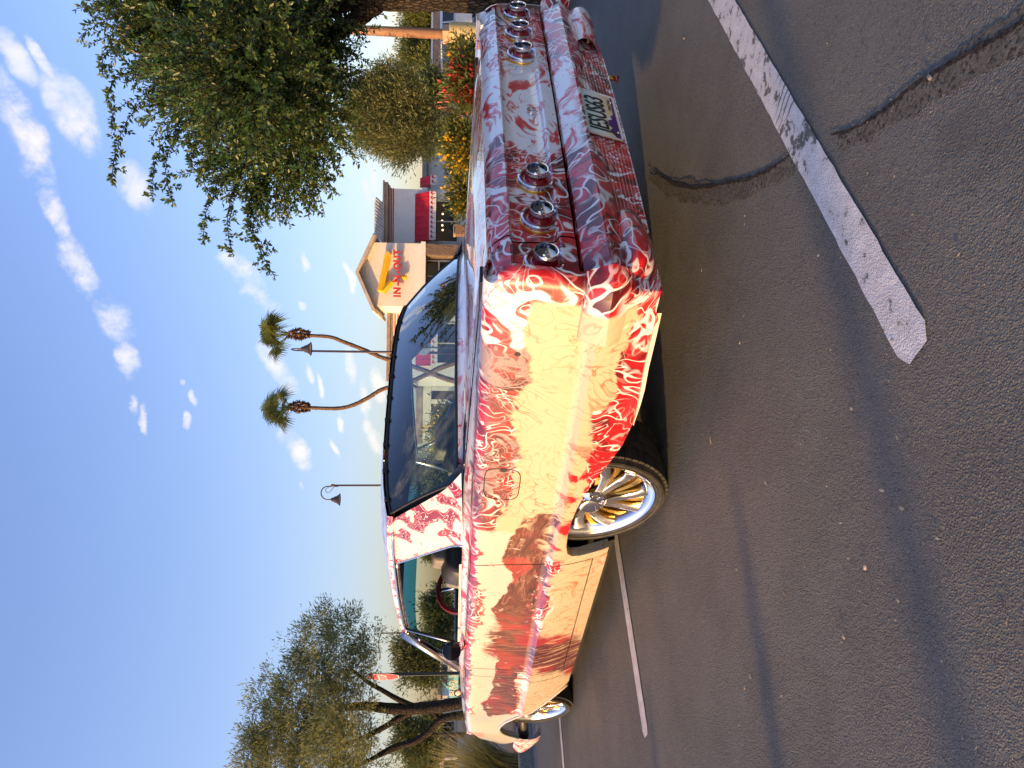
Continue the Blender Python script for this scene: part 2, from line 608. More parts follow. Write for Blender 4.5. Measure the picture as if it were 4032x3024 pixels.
    base = b.mix(b.mul(low, side), base, C)
    topf = b.mul(b.band(zw, 0.60, 0.775, 0.006), b.band(xw, 0.18, 4.0, 0.02))
    base = b.mix(b.mul(topf, side), base, E_)
    zf = b.add(b.add(z, b.mul(b.sub(b.noise(co, 2.6, 2, 0.5), 0.5), 0.26)), b.mul(fil, 0.45))
    md = b.mul(b.band(zf, 0.455, 0.655, 0.006), b.band(xw, 0.05, 3.15, 0.02))
    brk = b.rng(b.noise(b.v('MULTIPLY', wp, (1.6, 1.0, 1.0)), 7.0, 5, 0.65, 1.0), 0.36, 0.44)
    base = b.mix(b.mul(b.mul(md, side), b.m('MAXIMUM', brk, b.band(zf, 0.50, 0.60, 0.03))), base, D)
    # dark streaks run down to the sill
    xd = b.add(xw, b.mul(z, 0.7))
    dn = b.mul(b.mul(b.mul(b.band(xd, 1.62, 2.25, 0.05), b.rng(zw, 0.72, 0.66)), side), b.rng(nD, 0.62, 0.54))
    base = b.mix(dn, base, D)
    # pale nose
    nose = b.mul(b.rng(b.sub(xw, b.mul(z, 0.5)), 2.72, 2.80), side)
    N = b.mix(b.rng(b.noise(wp, 1.8, 4, 0.6, 0.5), 0.42, 0.56), (0.44, 0.47, 0.47), (0.54, 0.49, 0.41))
    N = b.mix(b.rng(b.noise(wp, 2.9, 3, 0.6), 0.60, 0.66), N, (0.66, 0.33, 0.30))
    base = b.mix(b.mul(nose, b.rng(zf, 0.40, 0.36, 1.0, 0.75)), base, N)
    fbump = b.mul(b.rng(b.sub(z, b.mul(b.sub(x, 3.65), 0.0)), 0.40, 0.385), b.rng(x, 3.62, 3.65))
    base = b.mix(b.mul(fbump, b.rng(b.sub(z, b.mul(b.rng(x, 3.66, 3.9), 0.2)), 0.34, 0.33)), base, b.mix(b.rng(b.noise(wp, 3.0, 3), 0.46, 0.5), P, A))
    flake = b.noise(co, 900, 1)
    p = principled(b, out, **{'Base Color': base, 'Roughness': b.rng(flake, 0.3, 0.7, 0.34, 0.42), 'Coat Weight': 0.9,
                              'Coat Roughness': 0.012, 'Coat IOR': 1.47, 'Specular IOR Level': 0.3})
    # slight waviness of old panels under the lacquer
    h = b.noise(co, 2.2, 1, 0.4)
    b.put(p.inputs['Coat Normal'], b.bump(h, 0.04, 0.05))
    return m


PAINT = paint_material()
CHROME = simple('chrome', (0.80, 0.80, 0.82), 0.06, 1.0, 0.03, 6)
SATIN = simple('polished_alloy', (0.86, 0.85, 0.84), 0.20, 1.0, 0.04, 8)
DARKCHROME = simple('smoked_chrome', (0.30, 0.31, 0.34), 0.08, 1.0, 0.05, 10)
GOLD = simple('gold_anodised', (0.95, 0.58, 0.12), 0.28, 1.0, 0.06, 12)
BLACK = simple('black_rubber', (0.012, 0.012, 0.013), 0.55, 0, 0.2, 20, bump=0.15, bscale=90)
UNDER = simple('underbody_black', (0.010, 0.010, 0.011), 0.8, 0, 0.3, 9)
INTERIOR = simple('grey_upholstery', (0.20, 0.19, 0.185), 0.55, 0, 0.12, 25, bump=0.1, bscale=120)
INTDARK = simple('dark_trim', (0.035, 0.036, 0.04), 0.5, 0, 0.2, 15)
REDTRIM = simple('red_rim_trim', (0.20, 0.012, 0.012), 0.35, 0, 0.1, 9)
HEADLINER = simple('headliner', (0.10, 0.10, 0.11), 0.9, 0, 0.1, 9)

def tyre_material():
    m, b, out = new_mat('tyre_rubber')
    co = b.coord()
    n = b.noise(co, 30, 5, 0.65)
    c = b.mix(b.rng(n, 0.35, 0.7), (0.016, 0.015, 0.014), (0.045, 0.040, 0.034))
    p = principled(b, out, **{'Base Color': c, 'Roughness': 0.62, 'Specular IOR Level': 0.35})
    b.put(p.inputs['Normal'], b.bump(n, 0.2, 0.003))
    return m
TYRE = tyre_material()

def glass_material(name, tint, rough=0.0):
    m, b, out = new_mat(name)
    co = b.coord()
    n = b.noise(co, 2.0, 2)
    tr = b.n.new('ShaderNodeBsdfTransparent')
    b.put(tr.inputs[0], b.mix(n, tuple(t*0.96 for t in tint), tint))
    gl = b.n.new('ShaderNodeBsdfGlossy')
    b.put(gl.inputs[0], (1, 1, 1))
    gl.inputs['Roughness'].default_value = rough
    fr = b.n.new('ShaderNodeFresnel')
    fr.inputs[0].default_value = 1.55
    geo = b.n.new('ShaderNodeNewGeometry')
    mx = b.n.new('ShaderNodeMixShader')
    b.l.new(b.m('MINIMUM', b.mul(b.mul(fr.outputs[0], 1.6), b.inv(geo.outputs['Backfacing'])), 0.9), mx.inputs[0])
    b.l.new(tr.outputs[0], mx.inputs[1])
    b.l.new(gl.outputs[0], mx.inputs[2])
    b.l.new(mx.outputs[0], out.inputs[0])
    return m
GLASS = glass_material('tinted_car_glass', (0.50, 0.75, 0.80))
GLASS_CLEAR = glass_material('clear_car_glass', (0.80, 0.88, 0.86))
GLASS_BAND = glass_material('blue_shade_band', (0.05, 0.25, 0.42))

def lens_material():
    m, b, out = new_mat('red_lens')
    co = b.coord()
    n = b.noise(co, 40, 2)
    principled(b, out, **{'Base Color': b.mix(n, (0.20, 0.0, 0.008), (0.34, 0.0, 0.012)), 'Roughness': 0.08, 'Coat Weight': 1.0,
                          'Subsurface Weight': 0.0})
    return m
LENS = lens_material()

# ------------------------------------------------------------------ the car (origin on the ground under the rear axle, +X forward, +Y left)
car = empty('custom_coupe', (0, 0, 0), 'lowered 1960s two-door hardtop coupe in swirling red and white marbled paint', 'car')

_WX = [-1.30, -1.24, -1.0, -0.5, 0.5, 2.0, 3.0, 3.6, 3.9, 4.05, 4.11]
_WY = [0.984, 0.988, 1.0, 1.008, 1.01, 1.01, 1.002, 0.985, 0.962, 0.945, 0.935]
def Wp(x): return float(np.interp(x, _WX, _WY))
def zcrease(x): return 0.455-0.02*x
_SX = [-1.30, 2.0, 3.3, 3.6, 3.85, 4.0, 4.10]
_SZ = [0.795, 0.795, 0.765, 0.745, 0.665, 0.585, 0.535]
def zsh(x): return float(np.interp(x, _SX, _SZ))
BOT = [(-1.30, 0.305), (-1.148, 0.300), (-0.9, 0.288), (-0.70, 0.268), (-0.585, 0.263), (-0.47, 0.278), (-0.382, 0.305), (-0.27, 0.345), (-0.157, 0.378), (-0.05, 0.397),
       (0.054, 0.406), (0.17, 0.408), (0.286, 0.400), (0.36, 0.385), (0.392, 0.360), (0.403, 0.320), (0.404, 0.174), (0.70, 0.165), (1.0, 0.156), (1.6, 0.136), (2.2, 0.116),
       (2.40, 0.109), (2.44, 0.120), (2.55, 0.175), (2.70, 0.25), (2.86, 0.335), (3.05, 0.432), (3.22, 0.502), (3.36, 0.535), (3.47, 0.540), (3.56, 0.510), (3.62, 0.460), (3.655, 0.40), (3.662, 0.362),
       (3.75, 0.370), (3.85, 0.392), (4.0, 0.462), (4.06, 0.50), (4.10, 0.532)]
def zbot(x): return float(np.interp(x, [q[0] for q in BOT], [q[1] for q in BOT]))
def Yside(x, z):
    zc = zcrease(x)
    fade = float(np.interp(x, [-1.3, -1.05, -0.6, 3.3, 3.9], [0.5, 0.8, 1, 1, 0.35]))
    w = Wp(x)
    if z < zc:
        return w-0.085*((zc-z)/0.33)**1.6
    t = z-zc
    led = 0.020*fade
    if t < 0.024:
        return w-led*(t/0.024)
    s = min(1.0, (t-0.024)/max(0.05, zsh(x)-zc-0.024))
    return w-led-0.012*math.sin(math.pi*s)*fade-0.034*s*s
def zdeck(x):
    return float(np.interp(x, [-1.26, -1.0, -0.4, 0.1, 2.3, 2.6, 3.4, 4.0], [0.815, 0.838, 0.858, 0.874, 0.868, 0.858, 0.83, 0.78]))

def side_column(x, inner_y, inner_z, lo=None):
    zb = zbot(x) if lo is None else lo
    zc = zcrease(x)
    zs = zsh(x)
    zr = []
    for k in range(9):
        zr.append(zb+(zc-zb)*k/9 if zb < zc else zb)
    for q in (0.0, 0.006, 0.018, 0.024):
        zr.append(max(zb, zc+q))
    for k in range(1, 13):
        zr.append(max(zb, zc+0.024+(zs-zc-0.024)*k/12))
    pts = [(x, Yside(x, zb)-0.045, zb+0.004), (x, Yside(x, zb)-0.006, zb)]
    pts += [(x, Yside(x, q), max(q, zb+0.003) if i == 0 else q) for i, q in enumerate(zr)]
    ys = Yside(x, zs)
    r = 0.045
    top = 0.042
    for k in range(1, 7):
        a = math.pi/2*k/6
        pts.append((x, ys-r*(1-math.cos(a)), zs+top*math.sin(a)))
    ym, zm = pts[-1][1], pts[-1][2]
    for k in range(1, 5):
        t = k/4
        pts.append((x, ym+(inner_y-ym)*t, zm+(inner_z-zm)*(t*t*(3-2*t))))
    pts.append((x, inner_y-0.004, inner_z-0.03))
    return pts

def cols(x0, x1):
    xs = set(np.round(np.arange(x0, x1, 0.045), 4)) | {x0, x1} | {q[0] for q in BOT if x0 < q[0] < x1}
    return sorted(xs)

def innery(x):
    if x < 0.12: return 0.80
    if x < 0.42: return 0.80+0.06*(x-0.12)/0.30
    if x < 2.25: return 0.86
    if x < 2.5: return 0.86-0.06*(x-2.25)/0.25
    return float(np.interp(x, [2.5, 3.6, 4.1], [0.80, 0.80, 0.82]))

def mirror_rows(rows, s):
    return [[(p[0], p[1]*s, p[2]) for p in r] for r in rows]

GAP = 0.0034
XR = -1.235                                    # where the tail begins to turn the corner
def xrear(z):
    return float(np.interp(z, [0.28, 0.42, 0.50, 0.545, 0.58, 0.70, 0.757, 0.785, 0.815, 0.84], [-1.235, -1.262, -1.272, -1.280, -1.285, -1.287, -1.286, -1.270, -1.240, -1.20]))

for s in (1, -1):
    # quarter panel, turning round the tail corner
    rows = []
    for ph in np.linspace(90, 0, 9)[:-1]:
        a = rad(ph)
        col = side_column(XR, 0.80, zdeck(XR))
        r2 = 0.045
        nr = []
        for (px, py, pz) in col:
            xe = xrear(pz)
            k = min(1.0, max(0.0, (py-0.80)/0.12))
            nx = XR-(XR-xe)*math.sin(a)
            ny = py-r2*(1-math.cos(a))*k if py > 0.80 else py
            nr.append((nx, ny, pz-(0.012*math.sin(a) if pz > 0.80 else 0)))
        rows.append(nr)
    for x in cols(XR, 0.470):
        xx = x-(GAP if x == 0.470 else 0)
        rows.append(side_column(xx, innery(xx), zdeck(xx)))
    # the door edge sweeps, so the last columns are sheared along the seam further down
    rows = mirror_rows(rows, s)
    def shear(p, e0):
        x, y, z = p
        k = float(np.interp(x, [0.30, 0.47], [0, 1])) if e0 < 0 else float(np.interp(x, [0.47, 0.70], [1, 0]))
        d = float(np.interp(z, [0.17, 0.40, 0.47, 0.60, 0.80, 0.87], [0.0, 0.0, 0.02, 0.06, 0.10, 0.10]))
        return (x+d*k, y, z)
    rows = [[shear(p, -1) for p in r] for r in rows]
    q = grid_obj('quarter_panel', rows, PAINT, car, flip=(s > 0))
    # fuel door outline and catch
    if s > 0:
        fl = []
        cxm, czm, hw, hh, rr = -0.17, 0.722, 0.112, 0.072, 0.03
        for k in range(48):
            a = 2*math.pi*k/48
            ux_, uz_ = math.cos(a), math.sin(a)
            px = math.copysign(min(hw, abs(ux_)**0.45*hw), ux_)
            pz = math.copysign(min(hh, abs(uz_)**0.45*hh), uz_)
            X, Z = cxm+px, czm+pz
            fl.append((X, Yside(X, Z)+0.0004, Z))
        fl.append(fl[0])
        tube_obj('fuel_door_gap', fl, 0.0022, BLACK, q, 5)
        X = -0.275
        lathe_obj('fuel_door_catch', [(0.0, 0.002), (0.014, 0.0015), (0.016, -0.004)], BLACK, q, 16, 'y', (X, Yside(X, 0.72), 0.72))
        X = -0.951
        lathe_obj('antenna_hole', [(0.0, 0.0012), (0.010, 0.001), (0.011, -0.004)], BLACK, q, 18, 'y', (X, Yside(X, 0.715), 0.715))
    # door
    rows = [side_column(x+(GAP if x == 0.47 else (-GAP if x == 2.02 else 0)), innery(x), zdeck(x), lo=zbot(max(x, 0.41))+0.075) for x in cols(0.47, 2.02)]
    rows = [[shear(p, 1) for p in r] for r in mirror_rows(rows, s)]
    door = grid_obj('door', rows, PAINT, car, flip=(s > 0))
    # sill below the door
    rows = []
    for x in cols(0.47, 2.02):
        zb = zbot(max(x, 0.41))
        c = [(x, Yside(x, zb)-0.05, zb+0.004), (x, Yside(x, zb)-0.006, zb)]
        c += [(x, Yside(x, zb+k*0.0725/5), zb+k*0.0725/5) for k in range(6)]
        c.append((x, Yside(x, zb+0.0725)-0.02, zb+0.0725))
        rows.append(c)
    grid_obj('sill_panel', mirror_rows(rows, s), PAINT, car, flip=(s > 0))
    # lower lip of the tail, its bright sunlit line put into the cream colour
    lip = []
    for x in cols(-1.15, -0.585):
        zb = zbot(x)
        y0 = Yside(x, zb)
        lh = 0.014*min(1.0, max(0.12, (-0.575-x)/0.22))
        lip.append([(x, y0-0.010, zb+0.001), (x, y0+0.001, zb-0.001), (x, y0+0.001, zb-0.001-lh), (x, y0-0.012, zb-0.003-lh)])
    grid_obj('lower_lip', mirror_rows(lip, s), simple('sunlit_cream', (0.78, 0.70, 0.55), 0.3, 0, 0.06, 12, coat=0.6), car, smooth=False)
    # front fender
    rows = [side_column(x+(GAP if x == 2.02 else 0), innery(x), zdeck(x)) for x in cols(2.02, 4.10)]
    fend = grid_obj('front_fender', mirror_rows(rows, s), PAINT, car, flip=(s > 0))
    # black strip under the sill
    grid_obj('rocker', mirror_rows([[(x, Yside(x, zbot(x))-0.035, zbot(x)+0.01), (x, Yside(x, zbot(x))-0.05, zbot(x)-0.035), (x, 0.60, zbot(x)-0.04)] for x in np.linspace(0.42, 2.40, 20)], s), UNDER, car, smooth=False)
    # seam of the front fender lower patch
    if s > 0:
        pts = [(x, Yside(x, zz_)+0.0003, zz_) for x, zz_ in [(2.16, 0.845-0.05), (2.17, 0.70), (2.18, 0.60), (2.16, 0.47), (2.17, 0.35), (2.2, 0.24)]]
        pts = [(x, Yside(x, zz_)+0.0002, zz_) for x in (2.17,) for zz_ in np.linspace(0.19, 0.79, 26)]
        tube_obj('panel_seam', pts, 0.0014, BLACK, fend, 4)

# belt moulding bead along the crease is left painted; wheel arch lips
for s in (1, -1):
    for x0, x1, nm in ((2.43, 3.665, 'arch_lip'),):
        pts = []
        for x, z in BOT:
            if x0 <= x <= x1:
                pts.append((x, s*(Yside(x, z)+0.002), z-0.002))
        tube_obj(nm, pts, 0.011, PAINT, car, 8)

# ---- tail panel: a long recess that carries the lamps
PROF = [(0.822, -1.205), (0.815, -1.232), (0.800, -1.255), (0.780, -1.273), (0.763, -1.285), (0.756, -1.287), (0.751, -1.284), (0.745, -1.264), (0.735, -1.260), (0.69, -1.260),
        (0.64, -1.262), (0.618, -1.264), (0.608, -1.268), (0.602, -1.284), (0.596, -1.288), (0.570, -1.286), (0.552, -1.282), (0.546, -1.262)]
def recess_profile(y, end):
    out = []
    ya = abs(y)
    close = 1.0 if ya < end-0.022 else max(0.0, (end-ya)/0.022)
    crn = 0.0 if ya < 0.90 else 0.018*((ya-0.90)/0.045)**2
    for z, x in PROF:
        if 0.600 < z < 0.754:
            x = -1.286+(x+1.286)*close
        out.append((x+crn+0.012*(ya/0.95)**2, y, z))
    return out
SEAM = 0.765
ysin = list(np.linspace(-SEAM+GAP, SEAM-GAP, 60))
def lid_edge(y):
    return y
trunk_rows = [recess_profile(y, 0.935) for y in ysin]
deck = []
for y in ysin:
    c = []
    for x in np.linspace(0.02, -1.20, 26):
        zz_ = zdeck(x)+0.012*(1-(y/0.8)**2)*float(np.interp(x, [-1.2, -0.9], [0, 1]))-0.006*math.exp(-((abs(y)-0.62)/0.05)**2)*float(np.interp(x, [-1.2, -1.0], [0, 1]))
        c.append((x, y, zz_))
    deck.append(c+recess_profile(y, 0.935))
trunk = grid_obj('trunk_lid', deck, PAINT, car, deg=24)
for s in (1, -1):
    ys = list(np.linspace(SEAM+GAP, 0.945, 22))
    rows = [[(p[0], p[1]*s, p[2]) for p in recess_profile(y, 0.935)] for y in ys]
    tp = grid_obj('tail_panel', rows, PAINT, car, deg=24, flip=(s > 0))
    rows = [[(x, s*y, zz9) for y in np.linspace(0.75, 0.935, 5)] for x, zz9 in ((-1.236, 0.806), (-1.20, 0.820), (-1.12, 0.826), (-1.0, 0.83))]
    grid_obj('corner_filler', rows, PAINT, car)
    # strip of deck between the lid and the fender crown
    rows = [[(x, s*(SEAM+GAP), zdeck(x)-0.001), (x, s*0.80, zdeck(x))] for x in np.linspace(0.05, -1.20, 26)]
    grid_obj('deck_gutter', rows, PAINT, car, flip=(s < 0))
lathe_obj('trunk_lock', [(0.0, -0.006), (0.008, -0.007), (0.009, -0.012), (0.018, -0.012), (0.020, -0.003), (0.020, 0.004)], CHROME, trunk, 24, 'x', (-1.2655, 0.0, 0.640))

# ---- rear bumper in three pieces with a cut-out for the plate
def bumper_profile(y):
    ya = abs(y)
    cr = 0.02*(ya/0.95)**2+(0.0 if ya < 0.90 else 0.10*((ya-0.90)/0.1)**2)
    cut = float(np.interp(ya, [0.24, 0.33], [0.0, 1.0]))
    zl = 0.452-0.045*cut
    return [(-1.262+cr, y, 0.541), (-1.284+cr, y, 0.538), (-1.297+cr, y, 0.526), (-1.325+cr, y, 0.480), (-1.331+cr, y, 0.466), (-1.329+cr, y, 0.455),
            (-1.318+cr+0.01*cut, y, zl+0.012), (-1.305+cr+0.01*cut, y, zl), (-1.26+cr, y, zl-0.004), (-1.20+cr, y, zl+0.02)]
rows = [bumper_profile(y) for y in np.linspace(-0.93, 0.93, 80)]
# wrap round both corners
def wrap(s):
    out = []
    base = bumper_profile(0.93)
    for t in np.linspace(0, 1, 14)[1:]:
        a = min(1.0, t/0.45)*math.pi/2
        k = max(0.0, (t-0.45)/0.55)
        r = []
        for i, (px, py, pz) in enumerate(base):
            proud = (-1.262-(px-0.03))
            cx, cy = -1.215, 0.93
            rr = 0.048+max(0.0, proud)*0.62
            X = cx-rr*math.cos(a)*1.35+k*0.155
            Y = cy+rr*math.sin(a)
            if i in (0, 9) and a > 1.0: Y -= 0.02
            r.append((X, Y*s, pz-(0.012*k if 3 <= i <= 5 else 0)))
        out.append(r)
    return out
rows = list(reversed(wrap(-1)))+rows+wrap(1)
bumper = grid_obj('rear_bumper', rows, PAINT, car, deg=20)
# lower pan with pressed ribs
rows = []
for y in np.linspace(-0.70, 0.93, 90):
    r = []
    for k, z in enumerate(np.linspace(0.445, 0.285, 56)):
        rib = 0.0035*(0.5+0.5*math.cos(2*math.pi*k/4.6))
        ends = float(np.interp(abs(y), [0.55, 0.62], [1, 0.0]))
        r.append((-1.268+0.25*(0.445-z)-rib*ends+0.03*(y/0.95)**2, y, z))
    r.append((-1.18, y, 0.281))
    rows.append(r)
pan = grid_obj('lower_pan', rows, PAINT, car, deg=60, flip=True)
# bulged corner pieces under the bumper
for s in (1, -1):
    rows = []
    for t in np.linspace(0, 1, 18):
        y = 0.62+0.37*t
        bul = math.sin(min(1.0, t*1.6)*math.pi/2)
        xb = -1.262-0.035*bul+0.20*max(0.0, (t-0.62)/0.38)**2
        r = []
        for a in np.linspace(0, 1, 12):
            z = 0.43-0.125*a
            bx2 = xb+0.055*(2*a-1)**2-0.02
            r.append((bx2, s*(y-0.02*a*a), z))
        r.append((-1.15, s*y, 0.30))
        rows.append(r)
    grid_obj('pan_corner', rows, PAINT, car, deg=60, flip=(s > 0))
# drain valve hanging under the pan
val = tube_obj('drain_valve', [(-1.20, -0.43, 0.30), (-1.20, -0.43, 0.262), (-1.20, -0.43, 0.232)], [0.009, 0.010, 0.011], simple('brass', (0.45, 0.27, 0.08), 0.35, 1.0, 0.2, 30), car, 10)
tube_obj('valve_lever', [(-1.21, -0.432, 0.246), (-1.215, -0.40, 0.247), (-1.215, -0.36, 0.250)], [0.005, 0.006, 0.004], simple('red_handle', (0.5, 0.01, 0.01), 0.4), val, 8)

# ---- licence plate
def plate_material():
    m, b, out = new_mat('plate_print')
    x, y, z = b.sep(b.coord())
    n = b.noise(b.coord(), 60, 3)
    t = b.add(y, b.mul(b.sub(n, 0.5), 0.004))
    c = b.ramp(b.rng(t, -0.076, 0.076, 0, 1, False), [(0.0, (0.85, 0.56, 0.22)), (0.30, (0.86, 0.68, 0.38)), (0.5, (0.82, 0.80, 0.66)), (0.72, (0.66, 0.80, 0.72)), (1.0, (0.30, 0.62, 0.58))])
    principled(b, out, **{'Base Color': c, 'Roughness': 0.35, 'Coat Weight': 0.3})
    return m
bm = bmesh.new()
w2_, h2_, rc = 0.160, 0.080, 0.014
ring = []
for cx_, cy_, a0 in ((w2_-rc, h2_-rc, 0), (-w2_+rc, h2_-rc, 90), (-w2_+rc, -h2_+rc, 180), (w2_-rc, -h2_+rc, 270)):
    for k in range(6):
        a = rad(a0+18*k)
        ring.append((cx_+rc*math.cos(a), cy_+rc*math.sin(a)))
f = bm.faces.new([bm.verts.new((px, py, 0.002)) for px, py in ring])
ext = bmesh.ops.extrude_face_region(bm, geom=[f])
for v in [e for e in ext['geom'] if isinstance(e, bmesh.types.BMVert)]:
    v.co.z -= 0.003
plate = bm_obj('licence_plate', bm, plate_material(), car)
basis(plate, (-1.262, -0.012, 0.378), (0, -1, 0), (-0.25, 0, 1))
PW = simple('plate_white', (0.80, 0.80, 0.78), 0.35)
rim_pts = [(px*0.985, py*0.975, 0.003) for px, py in ring]; rim_pts.append(rim_pts[0])
tube_obj('plate_border', rim_pts, 0.0034, PW, plate, 6)
TG = simple('plate_green_ink', (0.015, 0.030, 0.026), 0.4)
to = text_obj('plate_number', 'JESUS63', TG, 0.116, 0.0008, 0.64, 0, 0.0008, plate); to.location = (-0.002, 0.008, 0.004)
to = text_obj('plate_caption', 'STREET ROD', TG, 0.017, 0.0004, 0.85, 0, 0, plate); to.location = (0.085, -0.052, 0.004)
PURPLE = simple('plate_purple', (0.085, 0.012, 0.15), 0.4)
mp = [(-0.150, -0.070), (-0.150, -0.052), (-0.125, -0.042), (-0.105, -0.030), (-0.085, -0.044), (-0.066, -0.026), (-0.048, -0.034), (-0.040, -0.028), (-0.02, -0.050), (0.0, -0.046), (0.02, -0.060), (0.15, -0.063), (0.15, -0.070)]
mesh_obj('plate_mountains', [(a, b2, 0.0032) for a, b2 in mp], [tuple(range(len(mp)))], PURPLE, plate)
sn = [(-0.022+0.011*math.cos(2*math.pi*k/20), -0.040+0.011*math.sin(2*math.pi*k/20), 0.0028) for k in range(20)]
mesh_obj('plate_sun', sn, [tuple(range(20))], PW, plate)
for bxx in (-0.11, 0.11):
    lathe_obj('plate_bolt', [(0.0, 0.0075), (0.004, 0.007), (0.006, 0.004), (0.006, 0.002)], CHROME, plate, 12, 'z', (bxx, -0.062, 0))

# ---- six round tail lamps: bezel, red bowl, chrome cup on a stem
for ly in (0.868, 0.662, 0.452, -0.452, -0.662, -0.868):
    xb = -1.262+0.012*(ly/0.95)**2
    L = lathe_obj('tail_light', [(0.063, 0.004), (0.0645, -0.010), (0.063, -0.020), (0.0585, -0.0235), (0.0550, -0.0215), (0.0535, -0.012), (0.0535, 0.0)], CHROME, car, 56, 'x', (xb, ly, 0.652))
    lathe_obj('red_lens', [(0.0535, -0.008), (0.046, -0.0135), (0.040, -0.016), (0.0345, -0.026), (0.0345, -0.036), (0.030, -0.040)], LENS, L, 48, 'x')
    lathe_obj('chrome_cup', [(0.0345, -0.030), (0.0372, -0.034), (0.0380, -0.052), (0.0368, -0.0560), (0.0345, -0.0555), (0.0330, -0.050), (0.0315, -0.040), (0.022, -0.034), (0.0, -0.033)], DARKCHROME if False else CHROME, L, 48, 'x')
    lathe_obj('cup_stem', [(0.011, -0.034), (0.009, -0.037), (0.003, -0.038), (0.0022, -0.050), (0.0, -0.052)], CHROME, L, 16, 'x')
    lathe_obj('cup_bowl', [(0.0325, -0.049), (0.031, -0.0395), (0.021, -0.0355), (0.0, -0.0345)], DARKCHROME, L, 40, 'x')
    lathe_obj('bezel_gasket', [(0.0655, 0.002), (0.0665, -0.006), (0.0655, -0.008), (0.064, -0.008)], GOLD, L, 48, 'x')
    lathe_obj('bezel_screw', [(0.0, -0.0175), (0.0025, -0.017), (0.003, -0.013)], CHROME, L, 8, 'x', (0, 0.050, -0.002))

# ---- greenhouse
RX0, RX1, RY = 0.46, 2.08, 0.735                # roof from rear glass to windscreen header
def roof_z(x, y):
    k = 1-min(1.0, abs(y)/RY)**4.2
    edge = float(np.interp(x, [0.45, 0.7, 1.0, 1.4, 1.8, 2.1], [1.240, 1.256, 1.264, 1.266, 1.260, 1.246]))
    crown = float(np.interp(x, [0.45, 0.65, 0.9, 1.2, 1.7, 2.1], [0.044, 0.058, 0.070, 0.074, 0.068, 0.052]))
    return edge+crown*k
def roof_half(x):
    return float(np.interp(x, [RX0, 1.0, 1.6, RX1], [0.742, 0.745, 0.730, 0.697]))
rows = []
for x in np.linspace(RX0, RX1, 34):
    h = roof_half(x)
    r = []
    for k in np.linspace(-1, 1, 41):
        y = h*math.copysign(abs(k)**0.9, k)
        bow = (-0.05 if x < 1.2 else 0.05)*(1-k*k)*abs(x-1.29)/0.79
        r.append((x+bow, y, roof_z(x, y/h*RY)))
    # side flange turning down to the drip rail
    r = [(x, -h-0.006, r[0][2]-0.030)]+[(x, -h-0.004, r[0][2]-0.014)]+r+[(x, h+0.004, r[-1][2]-0.014)]+[(x, h+0.006, r[-1][2]-0.030)]
    rows.append(r)
roof = grid_obj('roof', rows, PAINT, car, deg=55, flip=True)
hd = [[(p[0], p[1]*0.985, p[2]-0.035) for p in r[2:-2]] for r in rows]
grid_obj('headliner', hd, HEADLINER, car)
for s in (1, -1):
    pts = [(x, s*(roof_half(x)+0.012), roof_z(x, RY)-0.030) for x in np.linspace(0.62, RX1, 24)]
    tube_obj('drip_rail', pts, 0.008, CHROME, roof, 6)
    # sail pillar
    ZB = 0.880
    rows = []
    for t in np.linspace(0, 1, 15):
        r = []
        tt = t
        for u in np.linspace(0, 1, 13):
            # u: rear edge -> front edge ; t: top -> bottom
            xr = 0.52+(0.065-0.52)*t
            yr = 0.738+(0.797-0.738)*t
            xf = 0.960+(0.520-0.960)*t
            yf = 0.748+(0.852-0.748)*t
            zr = roof_z(0.52, RY)-0.012+(ZB+0.006-roof_z(0.52, RY)+0.012)*t
            zf = roof_z(0.96, RY)-0.028+(ZB-0.012-roof_z(0.96, RY)+0.028)*t
            bul = 0.018*math.sin(math.pi*t)*math.sin(math.pi*u)
            # flare into the shoulder at the bottom
            fl = 0.020*max(0.0, (t-0.8)/0.2)**2
            # rounded lower rear corner of the glass opening
            push = 0.0
            if t > 0.72:
                push = -0.10*((t-0.72)/0.28)**2*(1-u)
            r.append((xr+(xf-xr)*u+push, s*(yr+(yf-yr)*u+bul+fl), zr+(zf-zr)*u))
        r.append((r[-1][0]-0.012, s*(abs(r[-1][1])-0.035), r[-1][2]))
        rows.append(r)
    sp = grid_obj('sail_pillar', rows, PAINT, car, deg=60, flip=(s > 0))
    inn = [[(p[0], s*(abs(p[1])-0.05), p[2]) for p in r[:-1]] for r in rows]
    grid_obj('pillar_trim', inn, INTDARK, car)
    edge = [(r[-2][0]+0.004, r[-2][1]+0.002*s, r[-2][2]) for r in rows]
    tube_obj('window_edge_trim', edge, 0.006, CHROME, sp, 6)

# rear window
def rg(u, t):
    """u -1..1 across, t 0 top..1 bottom"""
    yt, yb = 0.730, 0.788
    y = (yt+(yb-yt)*t)*u
    x = (RX0-0.05*(1-u*u)*1.0)*(1-t)+(0.080-0.21*(1-u*u))*t
    zt = roof_z(RX0, u*RY)-0.016
    zb = 0.900+0.012*(1-u*u)
    z = zt+(zb-zt)*t
    bulge = 0.016*math.sin(math.pi*t)
    return (x-bulge*0.6, y, z+bulge*0.7)
us = np.linspace(-1, 1, 41)
rows = [[rg(u, t) for u in us] for t in np.linspace(0, 1, 22)]
rw = grid_obj('rear_window', rows, GLASS, car, flip=False)
per = [rg(u, 0) for u in us]+[rg(1, t) for t in np.linspace(0, 0.93, 14)[1:]]+[(rg(0.985, 1)[0], rg(0.985, 1)[1], rg(0.985, 1)[2])]+[rg(u, 1) for u in us[::-1][2:-2]]+[rg(-0.985, 1)]+[rg(-1, t) for t in np.linspace(0.93, 0, 14)]
tube_obj('window_gasket', per, 0.0075, BLACK, rw, 7)
